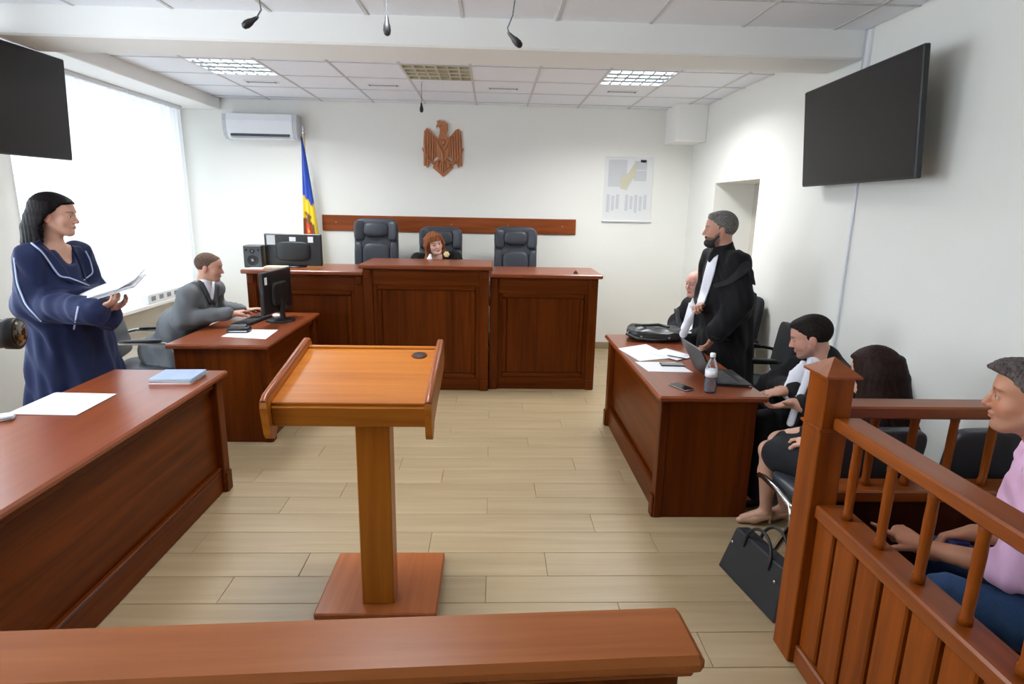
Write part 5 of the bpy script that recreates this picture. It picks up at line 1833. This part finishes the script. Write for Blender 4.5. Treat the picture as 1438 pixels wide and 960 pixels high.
S.ell(N + V3(.02, -.075, -.01), (.06, .07, .07), None, .02, -1)
f.wear('robe', S, 'robe_black', .011, wrinkle=wrinkles(.003), bvh=True)
S = Solid(); c = Vector(at(602, 366, 6.10))
S.chain([at(604, 358, 6.16), at(603, 366, 6.14), at(601, 376, 6.13)], [.016, .028, .034], .02, (unit(V3(.2, -1, 0)), .5))
f.wear('neckband', S, 'shirt_white', .007)
plain('brooch_cream', lin(226, 206, 150), .5)
bc = Vector(at(627, 357, 6.12))
mb = MB(f.base)
for k in range(6):
    a = k * math.pi / 3
    sbox(mb, bc + Vector((math.cos(a) * .018, 0, math.sin(a) * .018)), (.014, .008, .014), 1, None, 6)
sbox(mb, bc + Vector((0, -.006, 0)), (.010, .008, .010), 1, None, 6)
mb.build('flower_brooch', M['brooch_cream'], f.body)
S = Solid(); hair_cap(f, S, .012, .016, side=.012)
for k in range(22):
    a = math.radians(-128 + 256 * k / 21)
    x, y = .088 * math.sin(a), -.02 - .105 * math.cos(a)
    right = x < .02
    end = f.H(x * 1.0, y * .9, -.10)
    dn = V3(-.10 - .03 * math.sin(k), -.03, -.30) if x < 0 else V3(.03, -.0, -.22)
    dn = dn if x < 0 else dn
    if f.R[0, 0] * x < 0: dn = V3(-.09 - .03 * math.sin(k * 2.), -.05, -.27)
    else: dn = V3(.02, .01, -.16)
    S.chain([f.H(x * .92, y * .9, .065), f.H(x * 1.05, y * 1.03, -.01), end, end + dn * .5, end + dn], [.018, .021, .021, .022, .010], .010)
for k in range(7):
    x = -.05 + k * .0167
    S.chain([f.H(x * .6, .03, .108), f.H(x, .075, .082), f.H(x * 1.1, .092, .040)], [.014, .014, .006], .008)
_fc = face_cut(f, .062, .036, .4, zlow=-.60)
f.wear('hair', S, 'hair_red', .0065, wrinkle=lambda X, Y, Z: .0016 * np.sin(X * 300 + Z * 40), trim=_fc)

# ---- 4. bearded lawyer standing at the table
f = Figure((1.74, 4.30, 0), 'bearded lawyer with grey hair in a black robe standing at the table')
E = at(1011, 322, 4.25)
N = E + V3(.045, 0, -.165)
YW = math.radians(163)
f.head(E, YW, -.04, .0, 1.03, 1.04, N, .060)
shl, shr = N + V3(.03, -.20, -.055), N + V3(-.01, .20, -.055)
chest = N + V3(.03, 0, -.19); pel = V3(1.77, 4.30, .98)
f.torso(pel, chest, shl, shr)
ell_, wrl = V3(1.755, 4.05, 1.13), at(1004, 470, 4.03)
elr, wrr = V3(1.66, 4.45, 1.08), at(986, 428, 4.22)
f.arm(shl, ell_, wrl, at(986, 497, 4.02) - wrl, V3(-.5, .2, -.4), 1, (.35, .5, .4), 1.0, tcurl=.2)
f.arm(shr, elr, wrr, at(972, 432, 4.10) - wrr, V3(.3, .2, -.2), -1, (1.0, 1.3, .8), 1.0, tcurl=.9)
f.leg(V3(1.78, 4.20, .95), V3(1.77, 4.19, .50), V3(1.80, 4.19, .09), V3(1.64, 4.16, .03))
f.leg(V3(1.78, 4.40, .95), V3(1.77, 4.41, .50), V3(1.80, 4.41, .09), V3(1.64, 4.43, .03))
f.finish((196, 146, 124), lips=(150, 90, 82), brow=(50, 44, 42), beard=(58, 54, 52), stubble=.75)
f.eyes()
S = Solid()
S.ell(chest, (.155, .205, .20), None, .05); S.ell((chest + pel) / 2, (.16, .20, .22), None, .05)
for p in (shl, shr): S.cone(N + V3(.01, 0, -.03), p, .060, .068, .06)
S.cone(shl, ell_, .074, .088, .06); S.cone(ell_, wrl + V3(.012, 0, .022), .088, .078, .04)
S.cone(shr, elr, .080, .092, .03); S.cone(elr, wrr + V3(.03, .02, 0), .090, .062, .03)
S.skirt((1.77, 4.30, 1.16), (1.78, 4.28, .16), (.17, .21), (.225, .28), 0, 9, .07, 1.2, .06, .01)
f.wear('robe', S, 'robe_black', .0105, wrinkle=wrinkles(.0060, 38, 42, 18, 2.2), bvh=True)
f.ribbon('white_band', [(997, 357), (990, 382), (984, 408), (978, 428)], [(1009, 358), (1003, 384), (995, 410), (987, 430)], 'shirt_white', .012, .008)
f.ribbon('shoulder_band', [(1002, 399), (1020, 393), (1034, 380), (1042, 370)], [(1004, 405), (1026, 399), (1043, 388), (1054, 378)], 'robe_band', .010, .010)
f.ribbon('shoulder_band', [(1042, 370), (1050, 384), (1056, 398)], [(1050, 366), (1058, 382), (1061, 400)], 'robe_band', .010, .010)
f.piping('cuff_piping', [(998, 472), (1010, 476), (1028, 477)], .004, 'robe_band', .002)
S = Solid()
S.cone(N + V3(-.006, 0, .050), N + V3(.01, 0, -.05), .068, .10, .03); S.ell(N + V3(-.05, 0, -.04), (.06, .07, .06), None, .02)
f.wear('collar', S, 'robe_black', .008)
S = Solid(); S.cone(N + V3(-.008, 0, .066), N + V3(-.004, 0, .03), .0630, .064, .01)
f.wear('shirt_collar', S, 'shirt_white', .006)
S = Solid(); hair_cap(f, S, .012, .006, side=.004); S.ell(f.H(0, .02, .10), V3(.055, .060, .020), f.R, .02)
f.wear('hair', S, 'hair_grey', .0045, trim=face_cut(f, .076, .076, 1.1, ysb=.018, zlow=-.065, yback=-.055))
S = Solid()
S.ell(f.H(0, .055, -.093), V3(.045, .050, .036), f.R, .01); S.ell(f.H(0, .086, -.052), V3(.028, .014, .008), f.R, .01)
for s in (-1, 1): S.cone(f.H(s * .062, .005, -.045), f.H(s * .036, .058, -.09), .014, .020, .015)
S.ell(f.H(0, .104, -.0645), V3(.020, .016, .006), f.R, .004, -1)
f.wear('beard', S, 'beard_dark', .0045, wrinkle=lambda X, Y, Z: .0012 * np.sin(X * 500) * np.sin(Y * 480) * np.sin(Z * 450))
f.wear('trousers', (lambda s: [s.cone(V3(1.77, y, .6), V3(1.80, y, .09), .08, .065, .03) for y in (4.19, 4.41)] and s)(Solid()), 'trousers_black', .012)
wear_shoes(f, [V3(1.80, 4.19, .05), V3(1.80, 4.41, .05)], [V3(1.62, 4.16, .02), V3(1.62, 4.43, .02)])
# tail of the white band below his hand
S = Solid()
a0, a1, a2 = at(974, 438, 4.10), at(968, 452, 4.08), at(960, 468, 4.06)
S.chain([a0, a1, a2], [.014, .024, .034], .015, (unit(V3(.25, -.95, 0)), .35))
f.wear('band_end', S, 'shirt_white', .006)

# ---- 5. bald lawyer sitting behind him
f = Figure((1.95, 5.0, 0), 'bald lawyer in a black robe sitting behind the standing lawyer')
E = at(979, 398, 4.95)
N = E + V3(.06, .03, -.165)
f.head(E, math.radians(205), -.05, .0, 1.0, 1.06, N, .058)
shl, shr = N + V3(.06, -.19, -.06), N + V3(-.02, .19, -.06)
chest = N + V3(.06, .0, -.18); pel = V3(2.0, 5.0, .56)
f.torso(pel, chest, shl, shr, (.165, .125, .18))
ell_, elr = V3(1.80, 4.74, .74), V3(1.70, 5.22, .74)
wrl, wrr = V3(1.62, 4.86, .66), V3(1.60, 5.02, .66)
f.arm(shl, ell_, wrl, V3(-.7, .5, -.2), V3(.2, .3, -1), 1)
f.arm(shr, elr, wrr, V3(-.6, -.5, -.2), V3(.2, -.3, -1), -1)
f.leg(V3(1.95, 4.9, .53), V3(1.56, 4.85, .52), V3(1.58, 4.85, .09), V3(1.44, 4.83, .03))
f.leg(V3(1.95, 5.1, .53), V3(1.56, 5.16, .52), V3(1.58, 5.16, .09), V3(1.44, 5.18, .03))
f.finish((212, 158, 142), lips=(178, 110, 104), brow=(150, 130, 120), blush=.5)
f.eyes((90, 100, 110))
S = Solid()
S.ell(chest, (.165, .215, .19), None, .05); S.ell((chest + pel) / 2, (.18, .22, .2), None, .06)
for p in (shl, shr): S.cone(N + V3(0, 0, -.06), p, .055, .075, .05)
for sh, el, wr in ((shl, ell_, wrl), (shr, elr, wrr)):
    S.cone(sh, el, .078, .085, .03); S.cone(el, wr, .082, .06, .03)
S.cone(V3(1.95, 4.9, .54), V3(1.58, 4.86, .53), .12, .09, .06); S.cone(V3(1.95, 5.1, .54), V3(1.58, 5.15, .53), .12, .09, .06)
S.skirt((1.84, 5.0, .60), (1.80, 5.0, .22), (.26, .26), (.27, .27), 0, 8, .06, .3, .05)
f.wear('robe', S, 'robe_black', .0115, wrinkle=wrinkles(.005, 36, 40, 20, 3.1), bvh=True)
f.ribbon('shoulder_band', [(950, 412), (946, 430), (949, 450), (955, 466)], [(957, 410), (953, 430), (956, 450), (962, 466)], 'robe_band', .010, .008)
f.ribbon('white_band', [(968, 425), (962, 446), (953, 467)], [(976, 425), (974, 448), (971, 468)], 'shirt_white', .014, .008)
S = Solid(); S.cone(N + V3(-.01, 0, .03), N + V3(-.02, 0, -.03), .063, .075, .02)
f.wear('shirt_collar', S, 'shirt_white', .007)
wear_shoes(f, [V3(1.58, 4.85, .05), V3(1.58, 5.16, .05)], [V3(1.42, 4.83, .02), V3(1.42, 5.18, .02)])

# ---- 6. young lawyer with the white neckband, sitting at the table
f = Figure((1.98, 3.34, 0), 'young dark-haired lawyer with white neckband sitting at the end of the table')
E = at(1138, 473, 3.30)
N = E + V3(.085, -.03, -.145)
f.head(E, math.radians(152), -.30, .0, 1.04, 1.02, N, .060)
shl, shr = N + V3(.03, -.19, -.065), N + V3(.02, .20, -.05)
chest = N + V3(.05, .01, -.17); pel = V3(2.03, 3.34, .54)
f.torso(pel, chest, shl, shr, (.16, .115, .16))
ell_, elr = V3(1.88, 3.02, .64), V3(1.80, 3.54, .66)
wrl, wrr = at(1112, 566, 3.10), at(1101, 549, 3.20)
f.arm(shl, ell_, wrl, at(1072, 574, 3.10) - wrl, V3(-.1, .2, 1), -1, (.2, .5, .4), 1.0, tcurl=.2)
f.arm(shr, elr, wrr, at(1072, 553, 3.20) - wrr, V3(0, .1, -1), -1, (.3, .5, .4), 1.0)
f.leg(V3(2.0, 3.23, .52), V3(1.62, 3.22, .55), V3(1.60, 3.22, .09), V3(1.44, 3.20, .03))
f.leg(V3(2.0, 3.43, .52), V3(1.60, 3.50, .53), V3(1.60, 3.50, .09), V3(1.44, 3.52, .03))
f.finish((200, 150, 130), lips=(170, 104, 96), brow=(40, 34, 32), beard=(96, 80, 74), stubble=.35, blush=.4)
f.eyes()
S = Solid()
S.ell(chest + V3(.02, 0, 0), (.155, .215, .18), None, .05); S.ell((chest + pel) / 2 + V3(.02, 0, 0), (.17, .21, .2), None, .06)
for p in (shl, shr): S.cone(N + V3(.03, 0, -.025), p + V3(.01, 0, 0), .066, .078, .05)
S.cone(N + V3(.022, 0, .035), N + V3(.03, 0, -.05), .066, .085, .03)
S.cone(shl, ell_, .080, .085, .03); S.cone(ell_, wrl + V3(.07, 0, 0), .082, .058, .03)
S.cone(shr, elr, .080, .095, .03); S.cone(elr, wrr + V3(.06, 0, 0), .092, .058, .03)
S.cone(V3(2.0, 3.23, .53), V3(1.68, 3.22, .55), .11, .085, .05); S.cone(V3(2.0, 3.43, .53), V3(1.66, 3.48, .53), .11, .085, .05)
S.skirt((1.92, 3.34, .58), (1.86, 3.33, .15), (.24, .25), (.24, .27), 0, 8, .06, .8, .05)
f.wear('robe', S, 'robe_black', .0105, wrinkle=wrinkles(.006, 36, 40, 22, 4.0), bvh=True)
_vd = unit(V3(.48, .87, -.1))
S = Solid(); S.chain([at(1128, 511, 3.24), at(1120, 528, 3.22), at(1109, 552, 3.19)], [.022, .044, .046], .02, (_vd, .45))
f.wear('shirt_front', S, 'shirt_white', .007, wrinkle=wrinkles(.002, 90, 90, 70))
S = Solid(); S.chain([at(1138, 506, 3.19), at(1132, 535, 3.15), at(1120, 565, 3.11), at(1110, 594, 3.08)], [.016, .021, .021, .022], .01, (_vd, .35))
f.wear('neckband', S, 'shirt_white', .006)
S = Solid(); S.cone(N + V3(-.050, .0, .012), N + V3(-.05, 0, -.03), .048, .055, .02)
f.wear('shirt_collar', S, 'shirt_white', .007)
S = Solid(); hair_cap(f, S, .010, .008, side=.006); S.ell(f.H(0, .02, .085), V3(.062, .068, .028), f.R, .03)
f.wear('hair', S, 'hair_black', .0045, trim=face_cut(f, .076, .074, 1.0, ysb=.020, zlow=-.065, yback=-.05))
f.wear('trousers', (lambda s: [s.cone(V3(1.85, y, .53), V3(1.61, y2, .54), .095, .072, .03) and s.cone(V3(1.61, y2, .54), V3(1.60, y2, .10), .072, .06, .03) for y, y2 in ((3.23, 3.22), (3.45, 3.50))] and s)(Solid()), 'trousers_black', .012)
wear_shoes(f, [V3(1.60, 3.22, .05), V3(1.60, 3.50, .05)], [V3(1.42, 3.20, .02), V3(1.42, 3.52, .02)])

# ---- 7. long-haired woman, seen from behind
f = Figure((1.66, 2.60, 0), 'long-haired woman in black seen from behind beside the dock post')
E = at(1226, 523, 2.60)
N = E + V3(-.01, -.02, -.175)
f.head(E, math.radians(103), -.10, .0, 1.0, .9, N, .046)
rt = unit(V3(math.sin(math.radians(120)), -math.cos(math.radians(120)), 0))
shl, shr = N - rt * .175 + V3(0, 0, -.05), N + rt * .175 + V3(0, 0, -.05)
chest = N + V3(-.01, -.01, -.17); pel = V3(1.70, 2.55, .55)
f.torso(pel, chest, shl, shr, (.14, .105, .15), (.165, .12, .11))
ell_, elr = shl + V3(-.02, -.03, -.26), shr + V3(.02, .05, -.26)
wrl, wrr = V3(1.585, 2.66, .64), V3(1.66, 2.86, .63)
f.arm(shl, ell_, wrl, V3(-.1, .9, -.1), V3(0, 0, -1), 1, (.4, .6, .4), .82)
f.arm(shr, elr, wrr, V3(-.6, .4, -.2), V3(0, 0, -1), -1, (.4, .6, .4), .82)
knl, knr = V3(1.475, 2.86, .52), V3(1.555, 2.93, .54)
anl, anr = V3(1.575, 3.01, .10), V3(1.70, 3.04, .10)
tol, tor = V3(1.455, 3.025, .035), V3(1.58, 3.06, .035)
f.leg(V3(1.66, 2.56, .52), knl, anl, tol, .85)
f.leg(V3(1.76, 2.66, .52), knr, anr, tor, .85)
f.finish((208, 162, 140), lips=(180, 104, 98), brow=(50, 36, 32))
f.eyes()
S = Solid()
S.ell(chest, (.125, .155, .17), None, .05); S.ell((chest + pel) / 2, (.135, .155, .2), None, .05); S.ell(pel, (.16, .17, .11), None, .05)
for p in (shl, shr): S.cone(N + V3(0, 0, -.06), p, .045, .058, .04)
S.cone(shl, ell_, .056, .05, .03); S.cone(ell_, wrl, .05, .034, .02); S.cone(shr, elr, .056, .05, .03); S.cone(elr, wrr, .05, .034, .02)
for h, kk in ((V3(1.66, 2.56, .52), knl), (V3(1.76, 2.66, .52), knr)): S.cone(h, kk + (h - kk) * .12, .098, .074, .06)
S.cone(knl + V3(.05, -.06, -.03), knr + V3(.05, -.08, -.03), .07, .07, .05)
f.wear('dress', S, 'dress_black', .0105, wrinkle=wrinkles(.002, 30, 30, 18, .2))
S = Solid(); hair_cap(f, S, .016, .022, side=.014)
for k in range(24):
    a = math.radians(-138 + 276 * k / 23)
    x, y = .088 * math.sin(a), -.022 - .108 * math.cos(a)
    l = .40 + .03 * math.sin(k * 1.9)
    p3 = f.H(x * 1.06, y * 1.08 - .02, -.12)
    w = .55 + .45 * math.cos(a)
    p4 = p3 + V3(.02 + .05 * math.sin(k * .7), -.025 - .02 * w, -.15)
    p5 = p4 + V3(.02, .0, -.17 - .03 * math.sin(k * 1.7))
    S.chain([f.H(x * .92, y * .9, .07), f.H(x * 1.05, y * 1.04 - .004, -.01), p3, p4, p5], [.019, .023, .025, .026, .012], .010)
_fc = face_cut(f, .045, .070, .5, zlow=-.9)
f.wear('hair', S, 'hair_brown', .0065, wrinkle=lambda X, Y, Z: .0013 * np.sin(X * 310 + Y * 280), trim=_fc)
for an, to in ((anl, tol), (anr, tor)):
    S = Solid()
    S.cone(an + V3(.01, 0, -.035), (an + to) / 2 + V3(0, 0, -.028), .030, .031, .012); S.cone((an + to) / 2 + V3(0, 0, -.028), to + V3(-.02, 0, -.012), .031, .016, .012)
    S.cone(an + V3(.028, 0, -.035), V3(an[0] + .032, an[1], .008), .014, .007, .01)
    f.wear('shoe', S, 'shoe_nude', .006)

# ---- 8. man in the pink shirt inside the dock
f = Figure((1.88, 1.58, 0), 'man in a pink shirt and jeans sitting inside the dock')
E = at(1450, 560, 1.66)
N = E + V3(.06, -.07, -.17)
YW = math.radians(143)
f.head(E, YW, -.02, .0, 1.02, 1.05, N, .060)
fw = unit(V3(math.cos(YW), math.sin(YW), 0)); lf = V3(-fw[1], fw[0], 0)
shl, shr = N + lf * .19 + V3(0, 0, -.055), N - lf * .19 + V3(0, 0, -.055)
chest = N - fw * .03 + V3(0, 0, -.19); pel = V3(1.86, 1.46, .56)
f.torso(pel, chest, shl, shr, (.17, .125, .18))
ell_ = at(1425, 800, 1.56)
wrl = at(1296, 768, 1.80)
elr, wrr = V3(1.86, 1.68, .70), at(1368, 748, 1.80)
f.arm(shl, ell_, wrl, at(1244, 733, 1.90) - wrl, V3(.1, .4, -1), 1, (.9, 1.1, .7), 1.05, point=True, tcurl=.4)
f.arm(shr, elr, wrr, at(1325, 752, 1.84) - wrr, V3(-.3, -.2, -1), -1, (.7, 1.0, .7), 1.05, tcurl=.7)
knl, knr = at(1352, 885, 1.58), V3(1.72, 1.92, .52)
knl = V3(1.50, 1.64, .53)
f.leg(V3(1.83, 1.38, .53), knl, V3(1.50, 1.70, .09), V3(1.40, 1.80, .03), 1.0)
f.leg(V3(1.95, 1.52, .53), V3(1.66, 1.86, .53), V3(1.66, 1.90, .09), V3(1.56, 2.0, .03), 1.0)
f.finish((188, 130, 100), lips=(170, 104, 92), brow=(70, 56, 48), beard=(150, 120, 104), stubble=.3, blush=.45)
f.eyes((70, 60, 50))
S = Solid()
S.ell(chest, (.185, .14, .20), f.TR, .05); S.ell((chest + pel) / 2, (.175, .145, .2), f.TR, .05); S.ell(pel + V3(0, 0, .02), (.18, .14, .11), f.TR, .05)
for p in (shl, shr): S.cone(N + V3(0, 0, -.035), p, .066, .072, .05)
S.cone(shl, ell_ + (ell_ - wrl) * .0, .070, .068, .03); S.cone(ell_, ell_ + (wrl - ell_) * .12, .064, .060, .02)
S.cone(shr, elr, .070, .062, .03)
f.wear('shirt', S, 'shirt_pink', .0085, wrinkle=wrinkles(.0055, 48, 52, 40, .9), bvh=True)
S = Solid(); S.cone(N + fw * .012 + V3(0, 0, .042), N + fw * .02 + V3(0, 0, -.02), .067, .088, .02)
S.ell(N + fw * .085 + V3(0, 0, -.005), (.045, .045, .06), None, .015, -1)
f.wear('shirt_collar', S, 'shirt_pink', .006)
S = Solid()
S.ell(pel + V3(0, 0, -.03), (.185, .145, .11), f.TR, .05)
for h, kk, aa in ((V3(1.83, 1.38, .53), knl, V3(1.50, 1.70, .12)), (V3(1.95, 1.52, .53), V3(1.66, 1.86, .53), V3(1.66, 1.90, .12))):
    S.cone(h, kk, .102, .074, .05); S.cone(kk, aa, .073, .058, .03)
f.wear('jeans', S, 'denim', .010, wrinkle=wrinkles(.0025, 50, 46, 30, .3))
S = Solid(); hair_cap(f, S, .014, .010, side=.007); S.ell(f.H(0, .052, .096), V3(.052, .05, .022), f.R, .02); S.cone(f.H(-.02, .09, .088), f.H(.03, .105, .078), .016, .012, .015)
f.wear('hair', S, 'hair_greybrown', .0045, wrinkle=lambda X, Y, Z: .0011 * np.sin(X * 380 + Z * 300), trim=face_cut(f, .076, .070, 1.0, ysb=.018, zlow=-.055, yback=-.05))
wear_shoes(f, [V3(1.50, 1.70, .05), V3(1.66, 1.90, .05)], [V3(1.38, 1.82, .02), V3(1.54, 2.02, .02)])
t = thing('blue_case', tuple(at(1345, 762, 1.80)), 'small blue case in the right hand of the man in pink', 'case')
plain('case_blue', lin(34, 48, 110), .5)
sbox(MB(), (0, 0, -.005), (.035, .022, .02), .5).build('case_body', M['case_blue'], t)
